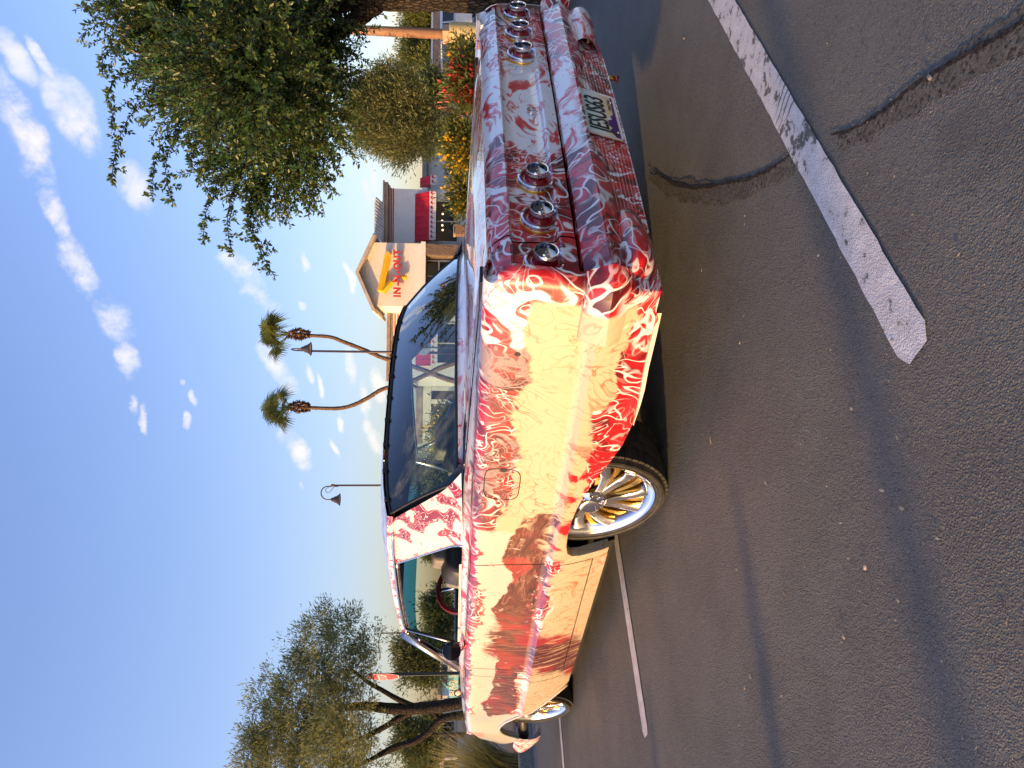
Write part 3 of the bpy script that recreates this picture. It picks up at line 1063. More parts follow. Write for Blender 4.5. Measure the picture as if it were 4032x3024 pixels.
# painted upstand between deck and glass
rows = []
for u in us:
    p = rg(u, 1.0)
    rows.append([(p[0]-0.004, p[1], p[2]-0.004), (p[0]-0.035, p[1], p[2]-0.018), (p[0]-0.11, p[1]*0.99, zdeck(p[0]-0.11)+0.010)])
grid_obj('rear_window_upstand', rows, PAINT, car, flip=True)
# clips of the missing window moulding
for u in np.linspace(-0.8, 0.9, 9):
    p = rg(u, 0)
    box_obj('moulding_clip', p[0]-0.010, p[0]+0.012, p[1]-0.010, p[1]+0.010, p[2]+0.006, p[2]+0.018, BLACK, rw)

# windscreen with blue shade band
def ws(u, t):
    yt, yb = 0.665, 0.775
    y = (yt+(yb-yt)*t)*u
    x = (RX1+0.055*(1-u*u))*(1-t)+(2.42+0.22*(1-u*u))*t
    zt = roof_z(RX1, u*RY)-0.02
    zb = 0.875
    return (x, y, zt+(zb-zt)*t)
grid_obj('windscreen', [[ws(u, t) for u in us] for t in np.linspace(0.24, 1, 10)], GLASS_CLEAR, car)
grid_obj('shade_band', [[ws(u, t) for u in us] for t in np.linspace(0.0, 0.24, 5)], GLASS_BAND, car)
STAINLESS = simple('stainless_trim', (0.62, 0.60, 0.57), 0.22, 1.0, 0.08, 14)
for s in (1, -1):
    a = np.array((2.085, s*0.700, roof_z(RX1, RY)-0.006)); b_ = np.array((2.43, s*0.805, 0.862))
    ap = tube_obj('windscreen_pillar', [a, a*0.5+b_*0.5+np.array((0.0, s*0.006, 0.0)), b_], [0.030, 0.032, 0.036], STAINLESS, car, 10)
    tube_obj('pillar_paint', [a+np.array((0.03, s*0.004, 0.002)), a*0.5+b_*0.5+np.array((0.033, s*0.010, 0.0)), b_+np.array((0.035, s*0.004, 0))], [0.013, 0.013, 0.015], PAINT, ap, 8)
    # inner header of the side opening
    pts = [(x, s*(roof_half(x)-0.012), roof_z(x, RY)-0.042) for x in np.linspace(0.97, 2.08, 16)]
    tube_obj('header_trim', pts, 0.014, STAINLESS, roof, 8)
    # vent window
    t0 = np.array((1.985, s*0.712, 1.218)); t1 = np.array((1.905, s*0.845, 0.862))
    f0 = np.array((2.075, s*0.708, 1.200)); f1 = np.array((2.36, s*0.82, 0.868))
    vw = mesh_obj('vent_window', [t0, t1, f1, f0], [(0, 1, 2, 3)], GLASS_CLEAR, car)
    tube_obj('vent_post', [t0, t1], 0.008, CHROME, vw, 8)
    tube_obj('vent_seal', [t0+np.array((-0.012, 0, 0)), t1+np.array((-0.014, 0, 0))], 0.008, BLACK, vw, 8)
    tube_obj('vent_latch', [t0*0.45+f1*0.2+f0*0.35+np.array((0, 0, 0)), t0*0.5+f1*0.25+f0*0.25], 0.009, CHROME, vw, 8)
    # lowered door glass edge
    rows = [[(x, s*0.846, zdeck(x)+0.012), (x, s*0.842, zdeck(x)-0.03)] for x in np.linspace(0.78, 1.86, 16)]
    grid_obj('door_glass', rows, simple('glass_edge', (0.75, 0.78, 0.74), 0.15, 0, 0.05, 5, coat=0.6), car, smooth=False)

# door mirrors
for s in (1, -1):
    mr = lathe_obj('door_mirror', [(0.0, -0.030), (0.028, -0.028), (0.050, -0.014), (0.056, 0.0), (0.055, 0.004)], CHROME, car, 36, 'x')
    mr.data.transform(Matrix.Rotation(math.pi, 4, 'Z'))
    mr.location = (1.66, s*0.975, 0.918)
    mr.rotation_euler = (0, 0, rad(-16*s))
    lathe_obj('mirror_glass', [(0.0, -0.0052), (0.050, -0.005), (0.0535, -0.003)], simple('mirror_dark_reflection', (0.02, 0.02, 0.022), 0.05, 0.6, 0.05, 6), mr, 36, 'x')  # dark reflection put into the mirror glass colour
    tube_obj('mirror_stem', [(0.02, 0, -0.04), (0.05, -0.02*s, -0.07), (0.07, -0.055*s, -0.082)], [0.010, 0.010, 0.016], CHROME, mr, 10)

# hood and cowl
rows = [[(x, y, zdeck(x)+0.018*(1-(y/0.8)**2)-0.012*math.exp(-((y)/0.1)**2)) for y in np.linspace(-0.795, 0.795, 30)] for x in np.linspace(2.58, 4.02, 24)]
grid_obj('hood', rows, PAINT, car, flip=True)
rows = [[(x, y, 0.862) for y in np.linspace(-0.86, 0.86, 4)] for x in (2.25, 2.575)]
grid_obj('cowl', rows, PAINT, car, flip=True)

# ---- interior
box_obj('floor_pan', -0.30, 3.95, -0.62, 0.62, 0.15, 0.50, UNDER, car, 0.03)
box_obj('fuel_tank', -1.14, -0.32, -0.62, 0.62, 0.30, 0.50, UNDER, car, 0.03)
box_obj('trunk_shell', -1.13, -0.02, -0.76, 0.76, 0.45, 0.78, UNDER, car, 0.02)
box_obj('engine_bay', 2.6, 3.9, -0.66, 0.66, 0.45, 0.76, UNDER, car, 0.02)
box_obj('parcel_shelf', -0.10, 0.42, -0.76, 0.76, 0.83, 0.872, INTDARK, car, 0.01)
for s in (1, -1):
    box_obj('door_trim', 0.55, 2.25, s*0.79, s*0.835, 0.45, 0.855, INTDARK, car, 0.01)
    box_obj('inner_quarter', -1.10, 0.50, s*0.70, s*0.78, 0.46, 0.84, UNDER, car, 0.005)
def soft_box(name, c, size, mat, parent, tilt=0.0, sub=2):
    bm = bmesh.new()
    bmesh.ops.create_cube(bm, size=1.0)
    bmesh.ops.bevel(bm, geom=list(bm.edges), offset=0.17, segments=3, affect='EDGES', profile=0.6)
    M = Matrix.Translation(c) @ Matrix.Rotation(tilt, 4, 'Y') @ Matrix.Diagonal((*size, 1))
    bmesh.ops.transform(bm, matrix=M, verts=bm.verts)
    o = bm_obj(name, bm, mat, parent, True)
    return o
rs = soft_box('rear_seat', (0.40, 0, 0.70), (0.20, 1.36, 0.42), INTERIOR, car, rad(-14))
for sy in (0.40, -0.40):
    st = soft_box('front_seat', (1.42, sy, 0.70), (0.20, 0.52, 0.56), INTDARK, car, rad(-14))
    soft_box('headrest', (1.40, sy, 0.965), (0.13, 0.30, 0.16), INTERIOR, st, rad(-10))
    soft_box('seat_cushion', (1.72, sy, 0.50), (0.50, 0.52, 0.18), INTDARK, st, rad(-5))
    soft_box('bolster', (1.46, sy+0.20, 0.80), (0.16, 0.10, 0.30), INTERIOR, st, rad(-14))
dash = soft_box('dashboard', (2.36, 0, 0.82), (0.30, 1.50, 0.16), INTDARK, car, 0)
V, F = lathe([(0.185+0.017*math.cos(a), 0.017*math.sin(a)) for a in np.linspace(0, 2*math.pi, 13)[:-1]], 40, 'x', True)
sw = mesh_obj('steering_wheel', V, F, REDTRIM, car, True)
sw.location = (2.02, 0.40, 0.845)
sw.rotation_euler = (0, rad(22), 0)
tube_obj('steering_column', [(0, 0, 0), (0.35, 0, -0.06)], 0.03, INTDARK, sw, 10)
for k in range(3):
    a = rad(90+120*k)
    tube_obj('wheel_spoke', [(0.0, 0, 0), (0.0, 0.18*math.cos(a), 0.18*math.sin(a))], [0.016, 0.011], CHROME, sw, 8)
im = soft_box('rear_view_mirror', (2.02, 0, 1.20), (0.02, 0.22, 0.055), INTDARK, car, 0)

# ---- front bumper ends
rows = []
for t in np.linspace(0, 1, 16):
    x = 3.655+0.60*t
    y = 0.992-0.020*t-0.10*max(0.0, (t-0.82)/0.18)**2
    zt2 = 0.395-0.020*t-0.05*max(0.0, (t-0.7)/0.3)**2
    zb2 = 0.178+0.020*t+0.085*max(0.0, (t-0.35)/0.65)**1.6
    r = []
    for k in np.linspace(-1, 1, 11):
        bul = 0.032*(1-abs(k)**2.5)
        r.append((x, y+bul-0.032, zb2+(zt2-zb2)*(k+1)/2))
    r = [(x, y-0.10, r[0][2]+0.005)]+r+[(x, y-0.10, r[-1][2]-0.005)]
    rows.append(r)
right = mirror_rows(rows, -1)
# carry the bumper across the nose
full = rows+[[(p[0]+0.03, p[1]*k, p[2]) for p in rows[-1]] for k in np.linspace(0.9, -0.9, 10)]+[r for r in reversed(right)]
grid_obj('front_bumper', full, PAINT, car, deg=50, flip=True)
for s in (1, -1):
    tube_obj('bumper_iron', [(3.35, s*0.72, 0.33), (3.58, s*0.86, 0.33), (3.74, s*0.94, 0.31)], [0.03, 0.035, 0.04], INTDARK, car, 8)
box_obj('grille', 3.94, 3.98, -0.78, 0.78, 0.34, 0.66, DARKCHROME, car, 0.01)

# ---- wheels
def make_wheel(R, Rrim, width, ns=5):
    """axis along +Y, face at +Y; origin in the hub at the outer face plane"""
    w = lathe_obj('wheel', [(Rrim*0.90, -width), (Rrim*0.86, -width*0.5), (Rrim*0.845, -0.050), (Rrim*0.86, -0.030), (Rrim*0.905, -0.012), (Rrim*0.955, -0.006), (Rrim*0.985, -0.002),
                            (Rrim*1.0, 0.002), (Rrim*1.01, -0.004), (Rrim*1.01, -0.016)], CHROME, None, 96, 'y')
    tw = width
    tp = [(Rrim*1.0, -0.018), (Rrim*1.015, 0.000), (Rrim*1.04, 0.006), (Rrim+(R-Rrim)*0.45, 0.012), (Rrim+(R-Rrim)*0.70, 0.008), (R-0.012, -0.006), (R-0.004, -0.018), (R, -0.032),
          (R, -tw+0.03), (R-0.006, -tw+0.012), (R-0.02, -tw), (Rrim, -tw)]
    t = lathe_obj('tyre', tp, TYRE, w, 120, 'y')
    # tread blocks on the shoulder and three ribs
    bm = bmesh.new()
    nb = 64
    for k in range(nb):
        a = 2*math.pi*k/nb
        M = Matrix.Rotation(-a, 4, 'Y')
        bm_box(bm, -0.0135*R/0.335, 0.0135*R/0.335, -0.062, -0.012, R-0.010, R+0.0045, 0, M @ Matrix.Shear('XZ', 4, (0.0, 0.0)))
        bm_box(bm, -0.0135*R/0.335, 0.0135*R/0.335, -tw+0.012, -tw+0.062, R-0.010, R+0.0045, 0, M)
    for y0 in (-0.105, -0.155):
        pass
    tr = tag(bm_obj('tread', bm, TYRE, t), kind='stuff')
    for y0, y1 in ((-0.108, -0.072), (-0.155, -0.118)):
        lathe_obj('tread_rib', [(R-0.004, y0), (R+0.0045, y0+0.002), (R+0.0045, y1-0.002), (R-0.004, y1)], TYRE, t, 96, 'y')
    for rr_, hh_ in ((Rrim+(R-Rrim)*0.28, 0.0095), (Rrim+(R-Rrim)*0.62, 0.0105)):
        V, F = lathe([(rr_+0.0016*math.cos(a), hh_+0.0016*math.sin(a)) for a in np.linspace(0, 2*math.pi, 7)[:-1]], 96, 'y', True)
        mesh_obj('sidewall_ring', V, F, TYRE, t, True)
    # twin swept spokes with gold strips between
    r0, r1 = Rrim*0.17, Rrim*0.885
    def spoke_pts(off, sweep, y_in, y_out, n=12):
        out = []
        for q in np.linspace(0, 1, n):
            r = r0+(r1-r0)*q
            a = off*(0.50+0.50*q)+sweep*(q*q)
            y = y_in+(y_out-y_in)*q-0.012*math.sin(math.pi*q)
            out.append((r*math.sin(a), y, r*math.cos(a)))
        return out
    def bar(pts, wid, dep):
        V, F = [], []
        n = len(pts)
        for i, p in enumerate(pts):
            p = np.array(p)
            tng = np.array(pts[min(i+1, n-1)])-np.array(pts[max(i-1, 0)])
            tng /= np.linalg.norm(tng)
            side = np.cross(tng, (0, 1, 0)); side /= np.linalg.norm(side)
            ww = wid[0]+(wid[1]-wid[0])*i/(n-1)
            ww += 0.35*wid[1]*max(0, (i/(n-1)-0.8)/0.2)**2+0.5*wid[0]*max(0, (0.18-i/(n-1))/0.18)**2
            for a, d in ((-1, -dep), (-1, -0.003), (-0.75, 0.0), (0.75, 0.0), (1, -0.003), (1, -dep)):
                V.append(p+side*a*ww+np.array((0, d, 0)))
        for i in range(n-1):
            for k in range(5):
                F.append((i*6+k, i*6+k+1, (i+1)*6+k+1, (i+1)*6+k))
        F.append(tuple(range(5, -1, -1))); F.append(tuple(range((n-1)*6, n*6)))
        return V, F
    sc = Rrim/0.274
    half = math.pi/ns
    for kk in range(ns):
        M = Matrix.Rotation(2*math.pi*kk/ns, 4, 'Y')
        for sg in (-1, 1):
            V, F = bar(spoke_pts(sg*half*0.46, 0.24, -0.004, -0.012), (0.0150*sc, 0.0235*sc), 0.034)
            o = mesh_obj('spoke', [M @ Vector(v) for v in V], F, SATIN, w, False)
            auto_smooth(o.data, 30)
        V, F = bar(spoke_pts(0.0, 0.22, -0.022, -0.026), (0.006*sc, 0.014*sc), 0.016)
        o = mesh_obj('gold_strip', [M @ Vector(v) for v in V], F, GOLD, w, False)
        auto_smooth(o.data, 30)
        V, F = bar(spoke_pts(half, 0.22, -0.030, -0.034), (0.004*sc, 0.014*sc), 0.020)
        o = mesh_obj('gold_fin', [M @ Vector(v) for v in V], F, GOLD, w, False)
        auto_smooth(o.data, 30)
    lathe_obj('gold_reflection_barrel', [(Rrim*0.852, -0.045), (Rrim*0.80, -0.075), (Rrim*0.78, -0.13)], GOLD, w, 72, 'y')  # warm reflection in the chrome barrel, put in as gold colour
    lathe_obj('brake_disc', [(0.04, -0.085), (Rrim*0.62, -0.085), (Rrim*0.63, -0.10)], simple('iron', (0.16, 0.13, 0.11), 0.5, 0.8, 0.2, 20), w, 48, 'y')
    lathe_obj('wheel_back', [(0.02, -0.135), (Rrim*0.80, -0.135), (Rrim*0.9, -width)], UNDER, w, 32, 'y')
    lathe_obj('hub_cap', [(Rrim*0.27, -0.022), (Rrim*0.265, -0.004), (Rrim*0.235, 0.004), (Rrim*0.22, 0.003), (Rrim*0.175, 0.013), (Rrim*0.165, 0.022), (Rrim*0.14, 0.025), (Rrim*0.06, 0.026), (0, 0.0262)], CHROME, w, 40, 'y')
    for kk in range(ns*2):
        a = 2*math.pi*(kk+0.5)/(ns*2)
        r = Rrim*0.205
        lathe_obj('lug_flute', [(0, 0.014), (0.006*sc, 0.0125), (0.0075*sc, 0.006)], CHROME, w, 10, 'y', (r*math.cos(a), 0, r*math.sin(a)))
    return w
for (wx, R, Rr_, wd, wy) in ((0.0, 0.335, 0.280, 0.245, 0.945), (3.04, 0.312, 0.258, 0.215, 0.935)):
    w0 = make_wheel(R, Rr_, wd)
    w0.parent = car
    w0.location = (wx, wy, R-0.003)
    w0.rotation_euler = (0, rad(20), 0)
    w1 = copy_tree(w0, car)
    w1.location = (wx, -wy, R-0.003)
    w1.rotation_euler = (0, 0, math.pi)

# ------------------------------------------------------------------ ground
def ground_at(sx, sy, z=0.0):
    u, v = (3024-sy)-1512, sx-2016
    d = _F + u/FPX*CR - v/FPX*CU
    return CAM + d*((z-CAM[2])/d[2])

def asphalt_nodes(b):
    co = b.pos()
    big = b.noise(co, 0.35, 4, 0.6)
    mid = b.noise(co, 2.2, 5, 0.65)
    fine = b.noise(co, 85, 4, 0.7)
    st = b.vor(co, 190, 'F1')
    _, _, stc = b.sep(b.vor(co, 190, 'F1', out='Color'))
    c = b.mix(b.rng(mid, 0.3, 0.7), (0.108, 0.104, 0.088), (0.156, 0.150, 0.127))
    c = b.mix(b.rng(big, 0.4, 0.65), c, b.mix(0.5, c, (0.124, 0.118, 0.098)))
    c = b.mix(b.mul(b.rng(stc, 0.72, 0.95), b.rng(st, 0.5, 0.2)), c, (0.24, 0.21, 0.17))
    c = b.mix(b.mul(b.rng(fine, 0.47, 0.34), 0.65), c, (0.050, 0.044, 0.039))
    stain = b.rng(b.noise(co, 1.15, 6, 0.72, 0.5), 0.56, 0.68)
    c = b.mix(b.mul(stain, 0.35), c, (0.050, 0.044, 0.040))
    pale = b.rng(b.noise(b.v('ADD', co, (5.0, 2.0, 0.0)), 3.0, 6, 0.75), 0.60, 0.74)
    c = b.mix(b.mul(pale, 0.35), c, (0.20, 0.175, 0.15))
    h = b.add(b.add(b.mul(fine, 1.0), b.mul(b.rng(st, 0.0, 0.6, 1.0, 0.0), 0.7)), b.mul(b.noise(co, 22, 3, 0.6), 0.8))
    return co, c, h

def asphalt_material():
    m, b, out = new_mat('worn_asphalt')
    co, c, h = asphalt_nodes(b)
    p = principled(b, out, **{'Base Color': c, 'Roughness': 0.72, 'Specular IOR Level': 0.35})
    b.put(p.inputs['Normal'], b.bump(h, 0.7, 0.009))
    return m
ASPHALT = asphalt_material()
N_ = 40
gx = np.concatenate([[-900, -300, -100, -40], np.linspace(-20, 30, 30), [60, 120, 300, 900]])
gv = [(x, y, 0.0) for x in gx for y in gx]
gn = len(gx)
gf = [(i*gn+j, (i+1)*gn+j, (i+1)*gn+j+1, i*gn+j+1) for i in range(gn-1) for j in range(gn-1)]
tag(mesh_obj('parking_lot', gv, gf, ASPHALT), kind='structure')

def stripe_material():
    m, b, out = new_mat('worn_road_paint')
    co, c, h = asphalt_nodes(b)
    n = b.noise(co, 16, 6, 0.7)
    patch = b.noise(co, 2.6, 2, 0.5)
    x, y, z = b.sep(co)
    # flaking is worst where the seam crosses the near stripe
    wear = b.mul(b.rng(x, -1.3, -1.5), b.mul(b.rng(y, 0.85, 1.05, 1.0, 0.0), 0.085))
    miss = b.rng(b.add(n, b.add(b.mul(b.sub(patch, 0.5), 0.16), wear)), 0.640, 0.655)
    crackx = b.m('FRACT', b.mul(b.add(y, b.mul(b.noise(co, 9, 3), 0.05)), 34.0))
    cm = b.mul(b.mul(b.rng(crackx, 0.30, 0.16), b.mul(b.rng(x, -1.3, -1.5), b.band(y, 0.55, 0.86, 0.05))), b.rng(b.noise(co, 7, 3), 0.42, 0.55))
    miss = b.m('MAXIMUM', miss, cm)
    dust = b.mix(b.rng(n, 0.3, 0.65), (0.66, 0.63, 0.60), (0.50, 0.475, 0.45))
    col = b.mix(miss, dust, c)
    p = principled(b, out, **{'Base Color': col, 'Roughness': 0.6})
    b.put(p.inputs['Normal'], b.bump(b.add(h, b.mul(b.inv(miss), 0.5)), 0.5, 0.006))
    return m
STRIPE = stripe_material()
random.seed(4)
for xc, wd, y1, y0 in ((-1.668, 0.106, 1.60, -3.70), (0.925, 0.10, 1.655, -3.70), (3.725, 0.10, 1.66, -3.70)):
    vs = []
    n = 150
    L, R_ = [], []
    for k in range(n+1):
        y = y0+(y1-y0)*k/n
        rnd = max(0.0, (y-(y1-0.035))/0.035)
        hw = wd/2*(1-0.35*rnd**2)
        L.append((xc-hw+random.uniform(-1, 1)*0.0022, y, 0.004))
        R_.append((xc+hw+random.uniform(-1, 1)*0.0022, y, 0.004))
    vs = L+R_
    fs = [(k, n+1+k, n+2+k, k+1) for k in range(n)]
    tag(mesh_obj('painted_line', vs, fs, STRIPE), kind='structure')

# the settled seam of an old trench: dusty band with an open crack beside it
def dirt_material(name, c0, c1, sc):
    m, b, out = new_mat(name)
    co = b.pos()
    n = b.noise(co, sc, 6, 0.7)
    f = b.noise(co, 90, 4, 0.7)
    c = b.mix(b.rng(n, 0.3, 0.7), c0, c1)
    c = b.mix(b.rng(f, 0.52, 0.38), c, tuple(q*0.35 for q in c0))
    p = principled(b, out, **{'Base Color': c, 'Roughness': 0.9, 'Specular IOR Level': 0.2})
    b.put(p.inputs['Normal'], b.bump(b.add(n, f), 0.6, 0.012))
    return m
SEAMDIRT = dirt_material('seam_dirt', (0.094, 0.086, 0.069), (0.142, 0.128, 0.102), 14)
CRACKM = dirt_material('open_crack', (0.024, 0.020, 0.018), (0.050, 0.042, 0.036), 25)
def ribbon(name, pts, widths, mat, z, jit=0.0, seed=1, kind='structure', sub=14):
    rnd = random.Random(seed)
    P = []
    for i in range(len(pts)-1):
        for k in range(sub):
            t = k/sub
            P.append((pts[i]*(1-t)+pts[i+1]*t, widths[i]*(1-t)+widths[i+1]*t))
    P.append((pts[-1], widths[-1]))
    V, F = [], []
    for i, (p, w) in enumerate(P):
        a = P[max(i-1, 0)][0]; c = P[min(i+1, len(P)-1)][0]
        t = (c-a)[:2]; t = t/(np.linalg.norm(t)+1e-9)
        nn = np.array([-t[1], t[0]])
        j0, j1 = 0.72*(j0 if i else 0)+rnd.uniform(-jit, jit)*0.6, 0.72*(j1 if i else 0)+rnd.uniform(-jit, jit)*0.6
        V.append((p[0]+nn[0]*(w/2+j0), p[1]+nn[1]*(w/2+j0), z))
        V.append((p[0]-nn[0]*(w/2+j1), p[1]-nn[1]*(w/2+j1), z))
    for i in range(len(P)-1):
        F.append((2*i, 2*i+1, 2*i+3, 2*i+2))
    return tag(mesh_obj(name, V, F, mat), kind=kind)
seamA = [ground_at(*q) for q in [(2560, 690), (2620, 735), (2700, 750), (2790, 765), (2880, 755), (2970, 730), (3060, 690), (3130, 640)]]
seamB = [ground_at(*q) for q in [(3300, 560), (3400, 520), (3490, 455), (3600, 385), (3720, 305), (3850, 215), (4000, 120), (4150, 30)]]
crackA = [ground_at(*q) for q in [(2555, 650), (2600, 690), (2650, 722), (2720, 736), (2790, 735), (2860, 720), (2940, 706), (3010, 680), (3060, 650), (3115, 600)]]
crackB = [ground_at(*q) for q in [(3275, 528), (3330, 520), (3400, 490), (3440, 462), (3500, 420), (3545, 385), (3600, 335), (3680, 290), (3735, 250), (3850, 190), (3930, 150), (4050, 70)]]
ribbon('asphalt_seam', seamA, [0.04, 0.06, 0.075, 0.08, 0.075, 0.07, 0.06, 0.04], SEAMDIRT, 0.0012, 0.014, 3)
ribbon('asphalt_seam', seamB, [0.03, 0.045, 0.05, 0.05, 0.06, 0.065, 0.07, 0.07], SEAMDIRT, 0.0012, 0.010, 5)
ribbon('asphalt_crack', crackA, [0.008, 0.014, 0.012, 0.016, 0.012, 0.014, 0.012, 0.008, 0.006, 0.004], CRACKM, 0.0024, 0.004, 7)
ribbon('asphalt_crack', crackB, [0.006, 0.010, 0.008, 0.010, 0.008, 0.012, 0.010, 0.012, 0.010, 0.012, 0.010, 0.010], CRACKM, 0.0024, 0.003, 9)
small = [[(2990, 240), (3000, 300), (3005, 380), (3025, 440)], [(2660, 660), (2640, 700), (2660, 735)], [(3700, 1355), (3670, 1400), (3640, 1440)],
         [(3130, 1420), (3170, 1560)], [(3640, 150), (3700, 290)], [(3300, 1690), (3330, 1790)]]
for i, q in enumerate(small[:2]):
    pts = [ground_at(*p) for p in q]
    ribbon('asphalt_crack', pts, [0.003]*len(pts), CRACKM, 0.0020, 0.0015, 20+i)

# dry leaves and grit lying about
bits = bmesh.new()
rnd = random.Random(11)
spots = [(2805, 1733, 9), (3520, 1340, 5), (3360, 1607, 9), (3480, 1930, 8), (3318, 2058, 6), (3415, 2235, 9), (3095, 2332, 9), (3330, 2502, 11), (3545, 2363, 9), (3540, 1720, 7), (3670, 305, 9), (3230, 1005, 6), (3785, 1000, 7), (3972, 2448, 6), (3020, 1900, 5), (2960, 2660, 6), (3560, 2000, 10), (3700, 2120, 5)]
for i in range(120):
    spots.append((rnd.uniform(2650, 4000), rnd.uniform(100, 3000), rnd.uniform(1.5, 4)))
for sx, sy, r in spots:
    p = ground_at(sx, sy)
    dist = np.linalg.norm(p-CAM)
    rr = r*dist/FPX*1.45
    M = Matrix.Translation((p[0], p[1], 0.004+rr*0.2)) @ Matrix.Rotation(rnd.uniform(0, 6), 4, 'Z') @ Matrix.Rotation(rnd.uniform(-0.3, 0.3), 4, 'X') @ Matrix.Diagonal((rr*rnd.uniform(0.8, 1.5), rr*0.6, rr*0.3, 1))
    bmesh.ops.create_icosphere(bits, subdivisions=1, radius=1.0, matrix=M)
tag(bm_obj('leaf_litter', bits, simple('dry_leaf', (0.42, 0.36, 0.27), 0.8, 0, 0.35, 30)), 'small dry leaf scraps and grit scattered over the asphalt', 'litter', kind='stuff')

# ------------------------------------------------------------------ planting bed behind concrete kerb
CONC = dirt_material('kerb_concrete', (0.20, 0.195, 0.19), (0.30, 0.29, 0.28), 9)
SOIL = dirt_material('decomposed_granite', (0.16, 0.115, 0.08), (0.26, 0.19, 0.13), 20)
KX, KY = 6.02, -3.75
tag(mesh_obj('planting_bed', [(KX+0.15, 1.95, 0.10), (KX+0.15, KY-0.15, 0.10), (-12, KY-0.15, 0.10), (-12, KY-3.0, 0.10), (40, KY-3.0, 0.10), (40, KY-0.15, 0.10), (KX+2.6, KY-0.15, 0.10), (KX+2.6, 1.95, 0.10)],
                  [(0, 1, 6, 7), (2, 3, 4, 5, 6, 1)], SOIL), kind='structure')
def kerb_run(a, b_, n):
    """row of kerb stones"""
    a = np.array(a, float); b_ = np.array(b_, float)
    d = (b_-a)/np.linalg.norm(b_-a)
    L = np.linalg.norm(b_-a)/n
    for k in range(n):
        bm = bmesh.new()
        bm_box(bm, 0.004, L-0.004, 0, 0.15, -0.1, 0.16, 0.018)
        o = bm_obj('kerb_stone', bm, CONC, KERB)
        o.location = (*(a+d*L*k), 0)
        o.rotation_euler = (0, 0, math.atan2(d[1], d[0]))
KERB = empty('kerb', (KX, 0, 0))
del_keys = None
KERB.location = (0, 0, 0)
tag(KERB, kind='structure')
kerb_run((KX+0.15, KY), (KX+0.15, 1.95), 5)
kerb_run((-12, KY-0.15), (KX, KY-0.15), 14)
kerb_run((KX+0.02, 2.10), (KX+2.7, 2.10), 2)
tag(mesh_obj('gutter', [(KX-0.30, KY, 0.003), (KX-0.001, KY, 0.003), (KX-0.001, 2.3, 0.003), (KX-0.30, 2.3, 0.003)], [(0, 1, 2, 3)], CONC), kind='structure')

# ------------------------------------------------------------------ buildings
RZ_B = math.atan2(RH[1], RH[0])
def rz(sx, sy, D):
    p = at(sx, sy, D)
    return float(np.dot(p-CAM, RH)), float(p[2])
STUCCO = dirt_material('cream_stucco', (0.79, 0.75, 0.67), (0.85, 0.81, 0.73), 3)
STUCCO2 = dirt_material('white_stucco', (0.76, 0.75, 0.72), (0.82, 0.81, 0.78), 3)
CORN = simple('brown_cornice', (0.34, 0.24, 0.17), 0.6, 0, 0.15, 2)
REDM = simple('red_metal', (0.55, 0.010, 0.020), 0.42, 0, 0.12, 3)
REDLINE = simple('red_neon_band', (0.36, 0.03, 0.03), 0.4)
YELM = simple('yellow_sign', (0.80, 0.47, 0.015), 0.4, 0, 0.05, 3)
REDSIGN = simple('red_letter', (0.55, 0.012, 0.012), 0.3, 0, 0.05, 4, coat=0.4)
WFRAME = simple('white_frame', (0.66, 0.66, 0.64), 0.5)
ROOFT = simple('grey_roof_metal', (0.30, 0.27, 0.24), 0.5, 0.2, 0.15, 2)
DGLASS, _b, _o = new_mat('dark_shop_glass')
_n = _b.noise(_b.coord(), 0.8, 3)
principled(_b, _o, **{'Base Color': _b.mix(_n, (0.012, 0.016, 0.016), (0.03, 0.035, 0.033)), 'Roughness': 0.06, 'Specular IOR Level': 0.6})
SLAT = simple('pale_steel', (0.55, 0.53, 0.50), 0.4, 0.3, 0.1, 3)

D0 = 51.0
ORG = lvl(D0, 0, 0)
def bld(name, label, cat='building'):
    return empty(name, ORG, label, cat, None, RZ_B)
B = bld('burger_restaurant', 'cream burger restaurant with gabled sign tower, red awnings and brown cornice')

def shape_front(name, poly, y, depth, mat, parent):
    """extruded polygon standing in the facade plane: poly of (r,z)"""
    bm = bmesh.new()
    f = bm.faces.new([bm.verts.new((r, y, z)) for r, z in poly])
    e = bmesh.ops.extrude_face_region(bm, geom=[f])
    for v in [g for g in e['geom'] if isinstance(g, bmesh.types.BMVert)]:
        v.co.y += depth
    return bm_obj(name, bm, mat, parent)

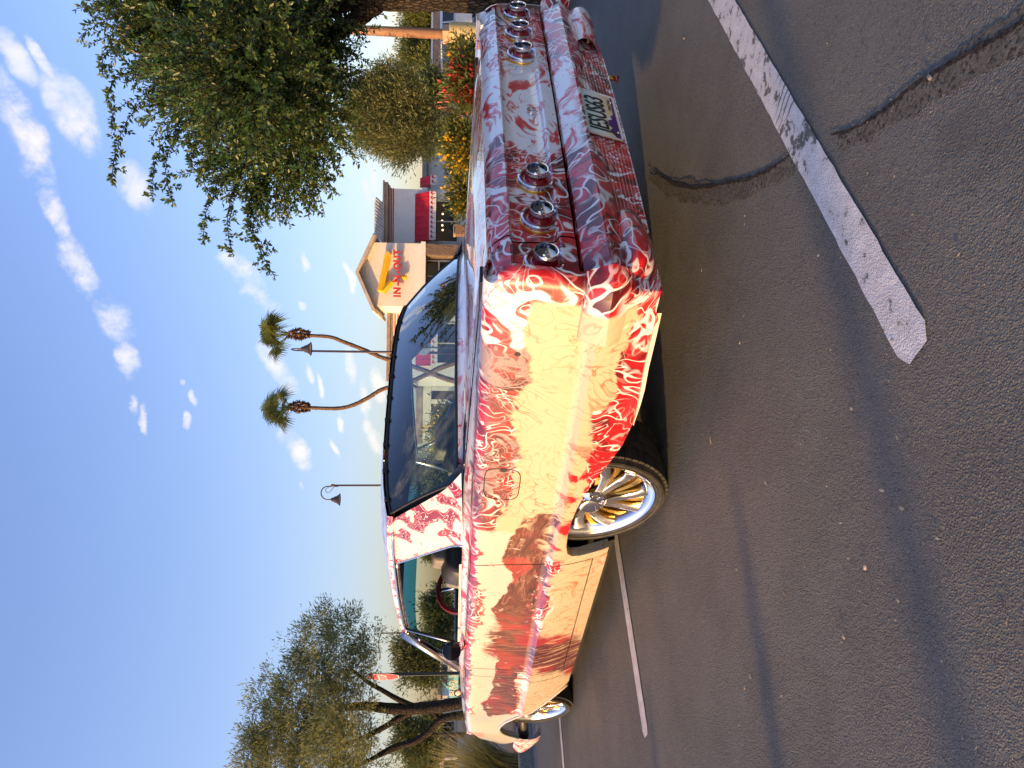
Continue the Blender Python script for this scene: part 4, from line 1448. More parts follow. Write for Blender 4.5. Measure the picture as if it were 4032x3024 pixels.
def awning(parent, r0, r1, zt, zb, zv, y, proj, n, palms):
    aw = shape_front('awning', [(r0, zb), (r1, zb), (r1, zt), (r0, zt)], y-0.06, 0.05, REDM, parent)
    w = (r1-r0)/n
    for k in range(n):
        a, b_ = r0+w*k+0.01, r0+w*(k+1)-0.01
        mesh_obj('awning_panel', [(a, y-proj, zb), (b_, y-proj, zb), (b_, y-0.10, zt), (a, y-0.10, zt), (a, y-proj+0.03, zb-0.03), (b_, y-proj+0.03, zb-0.03)], [(0, 1, 2, 3), (1, 0, 4, 5)], REDM, aw)
        tube_obj('awning_seam', [(a-0.01, y-proj-0.01, zb+0.01), (a-0.01, y-0.12, zt+0.01)], 0.018, REDM, aw, 4)
    for e_ in (r0, r1):
        mesh_obj('awning_cheek', [(e_, y-proj, zb), (e_, y-0.10, zt), (e_, y-0.08, zb)], [(0, 1, 2)], REDM, aw)
    box_obj('valance', r0, r1, y-proj-0.02, y-proj+0.02, zv, zb-0.02, WFRAME, aw)
    hh = zb-zv
    for k in range(palms):
        r = r0+(r1-r0)*(k+0.5)/palms
        z0 = zv+hh*0.16
        V = [(r-0.02, 0, z0), (r+0.02, 0, z0), (r+0.02+0.05, 0, z0+hh*0.42), (r-0.02+0.05, 0, z0+hh*0.42)]
        Fc = [(0, 1, 2, 3)]
        cx_, cz_ = r+0.05, z0+hh*0.46
        for a in (-20, 25, 75, 120, 165, 205):
            i0 = len(V)
            dx, dz = math.cos(rad(a)), math.sin(rad(a))
            V += [(cx_-dz*0.03, 0, cz_+dx*0.03), (cx_+dx*hh*0.20-dz*0.04, 0, cz_+dz*hh*0.20+dx*0.04), (cx_+dx*hh*0.34, 0, cz_+dz*hh*0.22-0.03), (cx_+dz*0.03, 0, cz_-dx*0.03)]
            Fc.append((i0, i0+1, i0+2, i0+3))
        mesh_obj('printed_palm', [(a, y-proj-0.026, c) for a, _, c in V], Fc, REDM, aw)
    return aw

# right wing
YW = 1.2
DW = D0+YW
ra, zt_ = rz(1510, 741, DW)
rb, _ = rz(1510, 970, DW)
_, zcb = rz(1536, 800, DW)
wing = box_obj('wing_wall', rb, ra, YW, YW+9, 0.0, zcb, STUCCO2, B)
box_obj('cornice', rb, ra+0.35, YW-0.40, YW+9.2, zcb+0.12, zt_-0.12, CORN, B)
box_obj('cornice_cap', rb, ra+0.45, YW-0.50, YW+9.3, zt_-0.12, zt_, simple('tan_cap', (0.46, 0.37, 0.29), 0.6), B)
box_obj('cornice_foot', rb, ra+0.2, YW-0.2, YW+9.1, zcb, zcb+0.12, CORN, B)
for sx_l in (1542, 1549):
    _, zl = rz(sx_l, 800, DW)
    box_obj('red_band', rb, ra+0.03, YW-0.04, YW+0.02, zl-0.035, zl+0.035, REDLINE, B)
_, za = rz(1634, 860, DW); _, zb_ = rz(1691, 860, DW); _, zv_ = rz(1718, 860, DW)
r0, _ = rz(1700, 955, DW); r1, _ = rz(1700, 768, DW)
awning(B, r0, r1, za, zb_, zv_, YW, 1.0, 8, 10)
_, zg = rz(1803, 860, DW)
g0, _ = rz(1760, 953, DW); g1, _ = rz(1760, 793, DW)
win = box_obj('shop_window', g0, g1, YW-0.02, YW+0.02, zg+0.06, zv_+0.1, DGLASS, B)
for r in (g0, (g0+g1)/2, g1):
    box_obj('window_frame', r-0.04, r+0.04, YW-0.07, YW-0.021, zg, zv_+0.1, WFRAME, win)
box_obj('window_sill', g0-0.05, g1+0.05, YW-0.09, YW-0.021, zg-0.04, zg+0.059, WFRAME, win)
for dy in (-0.62, -0.28, 0.05, 0.55, 1.2):
    lathe_obj('ceiling_lamp', [(0.0, -0.012), (0.07, -0.01), (0.08, 0.0)], simple('lamp_glow', (1.0, 0.80, 0.45), 0.5, emit=0.6), win, 12, 'y', ((g0+g1)/2+dy, YW-0.024, zv_-0.42-0.08*abs(dy)))
box_obj('wall_ledge', ra-0.55, ra+0.12, YW-0.12, YW+0.5, *sorted((rz(1684, 745, DW)[1], rz(1663, 745, DW)[1])), STUCCO2, B)
# slatted screen on the roof
s0, zs0 = rz(1509, 953, DW+3); s1, zs1 = rz(1479, 792, DW+3)
scr = box_obj('roof_screen', s0, s1, YW+3.05, YW+3.1, zs0-0.6, zs1-0.10, ROOFT, B)
for k in range(12):
    r = s0+(s1-s0)*(k+0.5)/12
    V, F = tube([(r-0.35, YW+3.0, zs0-0.2), (r+0.35, YW+2.9, zs1)], 0.10, 4)
    mesh_obj('screen_slat', V, F, SLAT, scr)
box_obj('screen_rail', s0, s1, YW+2.85, YW+3.0, zs1-0.06, zs1+0.06, SLAT, scr)

# tower
tl, _ = rz(1500, 1204, D0-1.0); tr_, _ = rz(1500, 955, D0-1.0)
YT = -1.0
tc = (tl+tr_)/2
_, zpk = rz(1404, 1078, D0-1.0); _, zev = rz(1462, 955, D0-1.0); _, ztb = rz(1657, 1000, D0-1.0); _, ztb2 = rz(1676, 1000, D0-1.0)
tower = shape_front('tower_wall', [(tl, ztb), (tr_, ztb), (tr_, zev-0.12), (tc, zpk-0.25), (tl, zev-0.12)], YT, 6.5, STUCCO, B)
box_obj('tower_base_band', tl-0.12, tr_+0.12, YT-0.12, YT+6.4, ztb2, ztb-0.002, STUCCO, B)
ov = 0.38
sl_ = (zpk-zev)/(tc-tl)
for s in (-1, 1):
    e = tc+s*((tr_-tl)/2+ov)
    ze = zpk-sl_*((tr_-tl)/2+ov)
    bm = bmesh.new()
    pts = [(tc, zpk), (e, ze), (e, ze-0.22), (tc, zpk-0.24)]
    f = bm.faces.new([bm.verts.new((r, YT-0.75, z)) for r, z in pts])
    ex = bmesh.ops.extrude_face_region(bm, geom=[f])
    for v in [g for g in ex['geom'] if isinstance(g, bmesh.types.BMVert)]:
        v.co.y += 8.0
    rf = bm_obj('tower_roof', bm, simple('tan_fascia', (0.48, 0.40, 0.32), 0.6, 0, 0.12, 2), B)
    tube_obj('roof_gutter', [(e+s*0.04, YT-0.7, ze-0.10), (e+s*0.04, YT+7.2, ze-0.10)], 0.10, STUCCO, rf, 6)
# legs of the tower: stone pier and glazed entrance
STONE = dirt_material('ledge_stone', (0.16, 0.115, 0.085), (0.30, 0.22, 0.16), 6)
rp0, _ = rz(1740, 1006, D0-1.0); rp1 = tr_-0.02
pier = box_obj('stone_pier', rp0, rp1, YT+0.05, YT+2.0, 0.0, ztb2-0.002, STONE, B)
bm = bmesh.new()
rnd = random.Random(5)
zz_ = 0.0
while zz_ < ztb2-0.12:
    h = rnd.uniform(0.09, 0.16)
    xx = rp0
    while xx < rp1-0.05:
        w = min(rnd.uniform(0.14, 0.34), rp1-xx)
        bm_box(bm, xx+0.008, xx+w-0.008, YT-rnd.uniform(0.0, 0.05), YT+0.08, zz_+0.008, min(zz_+h, ztb2-0.01)-0.006)
        xx += w
    zz_ += h
sp_ = bm_obj('ledge_stones', bm, STONE, pier)
tag(sp_, kind='stuff')
box_obj('entrance_wall', tl+0.0, rp0, YT+1.7, YT+2.0, 0.0, ztb2, DGLASS, B)
for r in np.linspace(tl+0.1, rp0-0.1, 4):
    box_obj('entrance_mullion', r-0.05, r+0.05, YT+1.6, YT+1.69, 0.0, ztb2-0.01, WFRAME, B)
for z in (0.12, 2.15):
    box_obj('entrance_rail', tl+0.06, rp0-0.06, YT+1.58, YT+1.599, z-0.05, z+0.05, WFRAME, B)
box_obj('stone_pier', tl, tl+0.9, YT+0.05, YT+2.0, 0.0, ztb2-0.002, STONE, B)
# sign on the tower: arrow and letters standing off the wall
def tp(cx_, cy_):
    return rz(1300+cx_/2.074, 500+cy_/2.074, D0-1.1)
ys = YT-0.42
def sign_bar(name, A, Bp, w0, w1):
    A = np.array(A); Bp = np.array(Bp)
    d = (Bp-A)/np.linalg.norm(Bp-A)
    n = np.array([-d[1], d[0]])
    bm = bmesh.new()
    a0, a1, b0, b1 = A+n*w0, A-n*w0, Bp+n*w1, Bp-n*w1
    q = [bm.verts.new((p[0], ys, p[1])) for p in (a0, b0, b1, a1)]
    bk = [bm.verts.new((p[0], ys+0.18, p[1])) for p in (a0, b0, b1, a1)]
    m0 = bm.verts.new((A[0]+d[0]*0.1, ys-0.14, A[1]+d[1]*0.1)); m1 = bm.verts.new((Bp[0]-d[0]*0.1, ys-0.14, Bp[1]-d[1]*0.1))
    for f in ((q[0], q[1], m1, m0), (m0, m1, q[2], q[3]), (q[0], m0, q[3]), (q[1], q[2], m1), (q[0], bk[0], bk[1], q[1]), (q[1], bk[1], bk[2], q[2]), (q[2], bk[2], bk[3], q[3]), (q[3], bk[3], bk[0], q[0]), (bk[3], bk[2], bk[1], bk[0])):
        bm.faces.new(f)
    return bm_obj(name, bm, YELM, SG)
SG = empty('restaurant_sign', (0, 0, 0), 'raised red letters over a bent yellow arrow on the tower wall', 'sign')
SG.location = ORG; SG.rotation_euler = (0, 0, RZ_B)
A1, A2, A3 = tp(420, 1345), tp(470, 1070), tp(515, 1270)
A4 = tp(603, 1232)
sign_bar('arrow_bar', tp(412, 1350), tp(474, 1056), 0.21, 0.20)
sign_bar('arrow_bar', tp(430, 1350), tp(512, 1262), 0.21, 0.20)
sign_bar('arrow_bar', tp(592, 1242), tp(622, 1222), 0.19, 0.19)
bm = bmesh.new()
hd_ = [tp(440, 1068), tp(510, 1060), tp(474, 1018)]
f = bm.faces.new([bm.verts.new((r, ys-0.10, z)) for r, z in hd_])
ex = bmesh.ops.extrude_face_region(bm, geom=[f])
for v in [g for g in ex['geom'] if isinstance(g, bmesh.types.BMVert)]:
    v.co.y += 0.26
bm_obj('arrow_head', bm, YELM, SG)
cL, cT = tp(552, 1395), tp(552, 1012)
word = 'IN-N-OUT'
wr = [('I', 1388), ('N', 1345), ('-', 1292), ('N', 1248), ('-', 1196), ('O', 1146), ('U', 1088), ('T', 1035)]
hgt = abs(tp(525, 1200)[1]-tp(582, 1200)[1])
for ch, cy_ in wr:
    r, z = tp(554, cy_)
    o = text_obj('sign_letter', ch, REDSIGN, hgt*1.40, 0.09, 0.92, 0.015, 0.012, SG)
    basis(o, (r, ys-0.16, z), (1, 0, 0), (0, 0, 1))

# left wing behind the palms
lw0, _ = rz(1510, 1482, DW); lw1 = tl-0.0
box_obj('wing_wall', lw0, lw1+0.3, YW+3.0, YW+12, 0.0, zcb, STUCCO2, B)
YL = YW+3.0
box_obj('cornice', lw0-0.35, lw1+0.25, YL-0.40, YL+9.2, zcb+0.14, zt_-0.10, CORN, B)
box_obj('cornice_foot', lw0-0.2, lw1+0.25, YL-0.2, YL+9.0, zcb+0.001, zcb+0.14, CORN, B)
for dz in (0.20, 0.42):
    box_obj('red_band', lw0, lw1+0.2, YL-0.04, YL+0.02, zcb-dz-0.035, zcb-dz+0.035, REDLINE, B)
DL = D0+YL
l0, _ = rz(1700, 1440, DL); l1, _ = rz(1700, 1262, DL)
_, la = rz(1637, 1350, DL); _, lb = rz(1697, 1350, DL); _, lv = rz(1724, 1350, DL)
awning(B, l0, l1, la, lb, lv, YL, 1.0, 8, 9)
w2 = box_obj('shop_window', l0+0.2, l1-0.2, YL-0.02, YL+0.02, 0.7, lv+0.1, DGLASS, B)
for r in (l0+0.2, (l0+l1)/2, l1-0.2):
    box_obj('window_frame', r-0.04, r+0.04, YL-0.06, YL-0.021, 0.6, lv+0.1, WFRAME, w2)
# low part on the far right with a side awning
rr0 = ra+0.02; rr1, _ = rz(1690, 610, DW+5)
_, zlow = rz(1672, 650, DW+5)
box_obj('low_wing', rr0, rr1, YW+5, YW+9, 0.0, zlow-0.2, STUCCO2, B)
box_obj('low_roof', rr0, rr1+0.3, YW+4.2, YW+9.4, zlow-0.2, zlow+0.15, ROOFT, B)
q0, _ = rz(1700, 742, DW+0.8); q1, _ = rz(1700, 704, DW+0.8)
awning(B, q0+0.02, q1, rz(1652, 720, DW)[1], rz(1694, 720, DW)[1], rz(1720, 720, DW)[1], YW+0.8, 0.9, 2, 2)

# bin by the window
pb = at(1820, 909, 47.0)
bn = empty('trash_bin', (pb[0], pb[1], 0), 'brown square trash bin under the red awning beside the stone pier', 'trash bin', None, RZ_B)
BRN = simple('brown_bin', (0.23, 0.13, 0.08), 0.6)
box_obj('bin_body', -0.33, 0.33, -0.33, 0.33, 0.0, 0.95, BRN, bn, 0.03)
box_obj('bin_lid', -0.36, 0.36, -0.36, 0.36, 0.951, 1.12, simple('tan_bin', (0.42, 0.27, 0.16), 0.6), bn, 0.04)
box_obj('bin_flap', -0.22, 0.22, -0.375, -0.361, 0.99, 1.08, INTDARK, bn)

# neighbouring low building seen through the rear window
NBld = bld('shop_block', 'low tan shop block with brown cornice seen through the rear window')
DN = 66.0; yn = DN-D0
n0, ntop = rz(1637, 1735, DN); n1, _ = rz(1637, 1478, DN)
_, nc = rz(1661, 1600, DN); _, nd = rz(1697, 1600, DN)
box_obj('wall', n0, n1, yn, yn+10, nd, nc, STUCCO, NBld)
box_obj('cornice', n0-0.3, n1+0.3, yn-0.3, yn+10, nc+0.002, ntop, CORN, NBld)
box_obj('back_wall', n0, n1, yn+3, yn+9.9, 0.0, nd-0.002, INTDARK, NBld)
for k in range(6):
    r = n0+(n1-n0)*k/5
    box_obj('column', r-0.2, r+0.2, yn+0.1, yn+0.5, 0.0, nd-0.004, STUCCO, NBld)
g_ = bld('side_gable', 'small pale gable rising behind the left wing of the restaurant', 'building')
ga, gz = rz(1602, 1478, 60.0); gb, gz2 = rz(1640, 1520, 60.0)
shape_front('gable_wall', [(gb, 0), (ga, 0), (ga, gz2), ((ga+gb)/2, gz), (gb, gz2)], 9.0, 5.0, STUCCO, g_)
shape_front('gable_roof', [(gb-0.3, gz2-0.1), ((ga+gb)/2, gz+0.02), (ga+0.3, gz2-0.1), (ga+0.3, gz2+0.12), ((ga+gb)/2, gz+0.25), (gb-0.3, gz2+0.12)], 8.5, 6.0, ROOFT, g_)

# drive-through canopy on the right
CB = bld('drive_through_canopy', 'flat brown-edged canopy on stone columns beyond the flowering bushes', 'canopy')
DC = 62.0; yc = DC-D0
c0, ct = rz(1704, 285, DC); c1, _ = rz(1704, -60, DC); _, cb = rz(1735, 200, DC)
shape_front('canopy_roof', [(c0, ct), (c0+0.9, cb), (c1, cb), (c1, ct)], yc, 8.0, CORN, CB)
box_obj('roof_edge', c0-0.1, c1, yc-0.1, yc+8.1, ct+0.002, ct+0.18, WFRAME, CB)
box_obj('roof_soffit', c0+0.9, c1, yc-0.06, yc+7.9, cb-0.20, cb-0.002, WFRAME, CB)
for sy in (262, 182, 40):
    r, _ = rz(1740, sy, DC)
    box_obj('stone_column', r-0.45, r+0.45, yc+0.6, yc+1.5, 0.0, cb-0.21, STONE, CB)

# far shops on the left
for nm, sy0, sy1, sx0, D, lab, mat in (('shop_row', 2985, 2740, 1722, 105.0, 'low tan shop row with white columns behind the multi-trunk tree', STUCCO),
                                       ('brick_house', 3090, 2990, 1735, 98.0, 'small reddish building with pale window frames at the far left', simple('red_brown_wall', (0.26, 0.12, 0.09), 0.8)),
                                       ('shop_row', 2720, 2560, 1728, 112.0, 'low tan building behind the painted pickup truck', STUCCO)):
    b1 = bld(nm, lab)
    a0, zt2 = rz(sx0, sy0, D); a1, _ = rz(sx0, sy1, D)
    y = D-D0
    box_obj('wall', a0, a1, y, y+10, 0, zt2-0.4, mat, b1)
    box_obj('roof', a0-0.5, a1+0.5, y-0.8, y+10.4, zt2-0.398, zt2, CORN, b1)
    n = max(2, int((a1-a0)/2.6))
    for k in range(n):
        r = a0+(a1-a0)*(k+0.5)/n
        w = box_obj('window', r-0.7, r+0.7, y-0.05, y-0.002, 0.5, 2.2, DGLASS, b1)
        box_obj('window_frame', r-0.78, r+0.78, y-0.09, y-0.051, 2.2, 2.34, WFRAME, w)
        box_obj('window_post', r-0.05, r+0.05, y-0.09, y-0.051, 0.5, 2.19, WFRAME, w)
        box_obj('column', r+1.05, r+1.3, y-0.6, y-0.35, 0, zt2-0.40, WFRAME, b1)

# ------------------------------------------------------------------ vegetation
def leaf_material(name, c0, c1, trans=0.35, rough=0.5, odd=None):
    m, b, out = new_mat(name)
    geo = b.n.new('ShaderNodeNewGeometry')
    r = geo.outputs['Random Per Island']
    stops = [(0.0, c0), (0.75, c1)]
    if odd: stops.append((0.97, odd))
    c = b.ramp(r, stops)
    n = b.noise(b.pos(), 1.3, 3)
    c = b.mix(b.mul(b.rng(n, 0.4, 0.7), 0.4), c, tuple(q*1.25 for q in c1))
    d = b.n.new('ShaderNodeBsdfPrincipled')
    b.put(d.inputs['Base Color'], c)
    d.inputs['Roughness'].default_value = rough
    t = b.n.new('ShaderNodeBsdfTranslucent')
    b.put(t.inputs[0], b.mix(0.5, c, (0.35, 0.33, 0.04)))
    mx = b.n.new('ShaderNodeMixShader')
    mx.inputs[0].default_value = trans
    b.l.new(d.outputs[0], mx.inputs[1]); b.l.new(t.outputs[0], mx.inputs[2])
    b.l.new(mx.outputs[0], out.inputs[0])
    return m

def unit(v):
    return v/(np.linalg.norm(v, axis=-1, keepdims=True)+1e-9)

def leaves_mesh(name, P, Dr, L, W, mat, parent, rng, fold=0.25):
    """P (n,3) bases, Dr (n,3) directions, L,W arrays: one folded lozenge for each leaf"""
    n = len(P)
    Dr = unit(Dr)
    rv = unit(rng.normal(size=(n, 3)))
    S = unit(np.cross(Dr, rv))
    Nn = np.cross(S, Dr)
    L = np.broadcast_to(L, (n,))[:, None]; W = np.broadcast_to(W, (n,))[:, None]
    v0 = P
    v1 = P+Dr*L*0.45+S*W*0.5+Nn*W*fold
    v2 = P+Dr*L
    v3 = P+Dr*L*0.45-S*W*0.5+Nn*W*fold
    V = np.stack([v0, v1, v2, v3], 1).reshape(-1, 3)
    me = bpy.data.meshes.new(name)
    me.vertices.add(4*n)
    me.vertices.foreach_set('co', V.astype(np.float32).ravel())
    idx = np.arange(n)[:, None]*4
    tri = np.concatenate([idx+np.array([0, 1, 2]), idx+np.array([0, 2, 3])], 1).reshape(-1)
    me.loops.add(6*n)
    me.loops.foreach_set('vertex_index', tri.astype(np.int32))
    me.polygons.add(2*n)
    me.polygons.foreach_set('loop_start', (np.arange(2*n)*3).astype(np.int32))
    me.polygons.foreach_set('loop_total', np.full(2*n, 3, np.int32))
    me.update(calc_edges=True)
    me.materials.append(mat)
    return link(bpy.data.objects.new(name, me), parent)

def cloud(blobs, n, rng, clump=0.16, shell=0.55, per=26, updir=0.4):
    """leaf bases and directions gathered in clumps spread through ellipsoid blobs"""
    vol = np.array([b[1][0]*b[1][1]*b[1][2] for b in blobs])**0.67
    vol = vol/vol.sum()
    P, Dr = [], []
    nc = max(1, n//per)
    pick = rng.choice(len(blobs), nc, p=vol)
    for i in pick:
        c, r = np.array(blobs[i][0]), np.array(blobs[i][1])
        d = unit(rng.normal(size=3))
        rr = shell+(1-shell)*rng.random()**0.6 if rng.random() < 0.8 else rng.random()
        wob = 0.95+0.26*math.sin(d[0]*5+i)+0.22*math.sin(d[2]*7+2*i)
        cc = c+d*r*rr*wob
        s = clump*rng.uniform(0.6, 1.5)
        p = cc+rng.normal(size=(per, 3))*s*np.array([1, 1, 0.7])
        P.append(p)
        Dr.append(unit((p-cc))*0.6+d*0.7+rng.normal(size=(per, 3))*0.55+np.array([0, 0, updir]))
    return np.concatenate(P), np.concatenate(Dr)

def blob(sx, sy, r, D, flat=1.0, dj=0.0):
    p = at(sx, sy, D+dj)
    m = r*D/FPX
    return (p, (m, m, m*flat))

def bark(name, c0, c1, sc=26):
    m, b, out = new_mat(name)
    co = b.pos()
    v = b.v('MULTIPLY', co, (1.0, 1.0, 0.35))
    n = b.noise(v, sc, 6, 0.7, 0.8)
    f = b.vor(v, sc*1.6, 'DISTANCE_TO_EDGE')
    c = b.mix(b.rng(n, 0.3, 0.7), c0, c1)
    c = b.mix(b.rng(f, 0.10, 0.0), c, tuple(q*0.3 for q in c0))
    p = principled(b, out, **{'Base Color': c, 'Roughness': 0.9, 'Specular IOR Level': 0.15})
    b.put(p.inputs['Normal'], b.bump(b.add(b.mul(n, 0.8), b.rng(f, 0.0, 0.25)), 0.9, 0.03))
    return m
BARK_DARK = bark('dark_bark', (0.034, 0.027, 0.021), (0.095, 0.074, 0.056))
BARK_TAN = bark('tan_bark', (0.09, 0.06, 0.04), (0.22, 0.15, 0.09))
BARK_PALM = bark('palm_bark', (0.17, 0.10, 0.06), (0.32, 0.20, 0.12), 12)

def limb(name, px, D, radii, mat, parent, dj=None, z0=None, sub=4):
    """branch along sheet points at level distance D; px: (sx, sy)"""
    pts = [at(a, b_, D+(dj[i] if dj else 0)) for i, (a, b_) in enumerate(px)]
    if z0 is not None:
        pts[0] = np.array([pts[0][0], pts[0][1], z0])
    P, R_ = [], []
    n = len(pts)
    for i in range(n-1):
        p0 = pts[max(i-1, 0)]; p1 = pts[i]; p2 = pts[i+1]; p3 = pts[min(i+2, n-1)]
        for k in range(sub):
            t = k/sub
            P.append(0.5*((2*p1)+(p2-p0)*t+(2*p0-5*p1+4*p2-p3)*t*t+(3*p1-p0-3*p2+p3)*t**3))
            R_.append(radii[i]*(1-t)+radii[i+1]*t)
    P.append(pts[-1]); R_.append(radii[-1])
    rr = random.Random(len(px)*7+int(D*3))
    R_ = [r*(1+rr.uniform(-0.07, 0.07)) for r in R_]
    V, F = tube(P, R_, 12)
    loc = Vector((0, 0, 0)) if parent is None else Vector(parent.location)
    return mesh_obj(name, [Vector(v)-loc for v in V], F, mat, parent, True)

def rel(P, root):
    return P-np.array(root.location)

# --- the near tree on the right
rng = np.random.default_rng(3)
DT = 5.9
base = at(1860, -6, DT)
T = empty('parking_lot_tree', (base[0], base[1], 0.1), 'dark-trunked tree with drooping leafy sprays right behind the coupe tail', 'tree')
limb('trunk', [(2100, -20), (1860, -14), (1700, -14), (1560, -16), (1440, -20), (1330, -30)], DT, [0.135, 0.122, 0.112, 0.112, 0.118, 0.10], BARK_DARK, T, z0=0.08)
limb('branch', [(1480, 0), (1430, 50), (1380, 92), (1320, 130), (1230, 180), (1120, 230)], DT, [0.10, 0.078, 0.062, 0.052, 0.042, 0.03], BARK_DARK, T)
limb('branch', [(1420, -10), (1250, 40), (1080, 90), (900, 160), (760, 260)], DT, [0.085, 0.06, 0.048, 0.036, 0.02], BARK_DARK, T, dj=[0, -0.1, -0.3, -0.4, -0.4])
limb('branch', [(1400, -20), (1200, -60), (950, -40), (700, 0), (520, 60)], DT, [0.09, 0.07, 0.05, 0.035, 0.018], BARK_DARK, T, dj=[0, 0.2, 0.4, 0.4, 0.2])
limb('branch', [(1180, 200), (1080, 420), (980, 620), (900, 800)], DT, [0.035, 0.024, 0.016, 0.008], BARK_DARK, T, dj=[0, -0.1, -0.2, -0.2])
LEAF_A = leaf_material('glossy_green_leaf', (0.015, 0.046, 0.013), (0.044, 0.102, 0.024), 0.28, 0.38, (0.13, 0.16, 0.04))
# sprays: drooping twigs with leaves set along them
P, Dr = [], []
twV, twF = [], []
def spray(p0, d0, length, droop, step=0.021, jit=0.22):
    p = np.array(p0, float); d = unit(np.array(d0, float))
    pts = [p.copy()]
    n = int(length/step)
    for k in range(n):
        d = unit(d+np.array([0, 0, -droop])*step/0.1+rng.normal(size=3)*jit*step/0.1)
        p = p+d*step
        pts.append(p.copy())
        for _ in range(2):
            s = unit(np.cross(d, rng.normal(size=3)))
            P.append(p+s*0.004); Dr.append(d*0.65+s*0.9+np.array([0, 0, 0.15]))
    V, F = tube(pts[::3]+[pts[-1]], 0.0028, 4, False)
    o = len(twV)
    twV.extend(V); twF.extend([tuple(i+o for i in f) for f in F])
blobsA = [blob(1060, 160, 300, DT), blob(1150, 420, 200, DT), blob(800, 60, 260, DT), blob(880, 380, 190, DT), blob(1040, 640, 150, DT), blob(1200, -60, 150, DT), blob(640, 40, 170, DT), blob(960, -250, 420, DT),
          blob(1180, 560, 130, DT, dj=-0.4), blob(1000, 300, 240, DT, dj=-0.8), blob(1000, 250, 260, DT, dj=0.7), blob(740, 250, 130, DT)]
vol = np.array([b[1][0]**2 for b in blobsA]); vol /= vol.sum()
NS = 4200
for i in rng.choice(len(blobsA), NS, p=vol):
    c, r = np.array(blobsA[i][0]), np.array(blobsA[i][1])
    d = unit(rng.normal(size=3))
    st = c+d*r*rng.uniform(0.35, 0.95)
    out = d*0.8+np.array([0, 0, 0.25])+(-RH)*0.25
    spray(st, out, rng.uniform(0.16, 0.42), rng.uniform(0.02, 0.12))
# long hanging sprays at the left of the crown
for (sx, sy, ex, ey, L) in ((640, 300, 440, 720, 1), (760, 420, 600, 780, 1), (740, 460, 680, 800, 1), (960, 640, 800, 960, 1), (980, 660, 920, 1010, 1), (1010, 700, 1080, 1090, 1), (1020, 720, 1040, 1000, 1), (1150, 640, 1180, 830, 1),
                            (820, 560, 780, 680, 1), (560, 250, 430, 420, 1), (520, 150, 410, 300, 1), (480, 60, 340, 20, 1), (1060, 700, 1060, 860, 1), (900, 600, 820, 760, 1), (600, 360, 440, 500, 1), (1230, 520, 1320, 700, 1), (1180, 500, 1290, 600, 1)):
    a, b_ = at(sx, sy, DT-0.2), at(ex, ey, DT-0.35)
    n = int(np.linalg.norm(b_-a)/0.021)
    pts = []
    for k in range(n+1):
        t = k/n
        q = a*(1-t)+b_*t+np.array([0, 0, 0.10*math.sin(math.pi*t)])+rng.normal(size=3)*0.004
        pts.append(q)
        for _ in range(3):
            dd = unit(b_-a)
            s = unit(np.cross(dd, rng.normal(size=3)))
            P.append(q); Dr.append(dd*0.5+s+np.array([0, 0, 0.1]))
        if k % 5 == 2:
            s = unit(np.cross(dd, rng.normal(size=3)))
            for j in range(7):
                qq = q+s*0.012*(j+1)
                for _ in range(2):
                    s2 = unit(np.cross(s, rng.normal(size=3)))
                    P.append(qq); Dr.append(s*0.6+s2)
    V, F = tube(pts[::2]+[pts[-1]], 0.0032, 4, False)
    o = len(twV)
    twV.extend(V); twF.extend([tuple(i+o for i in f) for f in F])
P, Dr = np.array(P), np.array(Dr)
Ls = rng.uniform(0.028, 0.052, len(P))
tag(leaves_mesh('crown', rel(P, T), Dr, Ls, Ls*rng.uniform(0.42, 0.58, len(P)), LEAF_A, T, rng), kind='stuff')
tw = mesh_obj('twigs', [Vector(v)-T.location for v in twV], twF, BARK_DARK, T)
tag(tw, kind='stuff')

def tree(name, label, D, blobs, n, lsz, mat, trunk_px, trunk_r, barkm, seed, group=None, clump=0.2, limbs=(), asp=0.3, per=26, shell=0.55, updir=0.4):
    rng = np.random.default_rng(seed)
    b0 = at(trunk_px[0][0], trunk_px[0][1], D)
    root = empty(name, (b0[0], b0[1], 0.0), label, 'tree', group)
    limb('trunk', trunk_px, D, trunk_r, barkm, root, z0=0.0)
    for px, rr in limbs:
        limb('branch', px, D, rr, barkm, root)
    P, Dr = cloud(blobs, n, rng, clump, shell, per, updir)
    Ls = rng.uniform(0.65, 1.3, len(P))*lsz
    tag(leaves_mesh('crown', rel(P, root), Dr, Ls, Ls*asp, mat, root, rng), kind='stuff')
    return root

LEAF_OLIVE = leaf_material('olive_leaf', (0.085, 0.110, 0.045), (0.240, 0.245, 0.095), 0.4, 0.6)
LEAF_GREY = leaf_material('grey_green_leaf', (0.060, 0.088, 0.040), (0.240, 0.260, 0.120), 0.45, 0.6)
LEAF_DARK = leaf_material('dark_green_leaf', (0.025, 0.050, 0.020), (0.085, 0.115, 0.040), 0.25, 0.55)
LEAF_HEDGE = leaf_material('hedge_leaf', (0.055, 0.075, 0.012), (0.160, 0.165, 0.030), 0.4, 0.55)

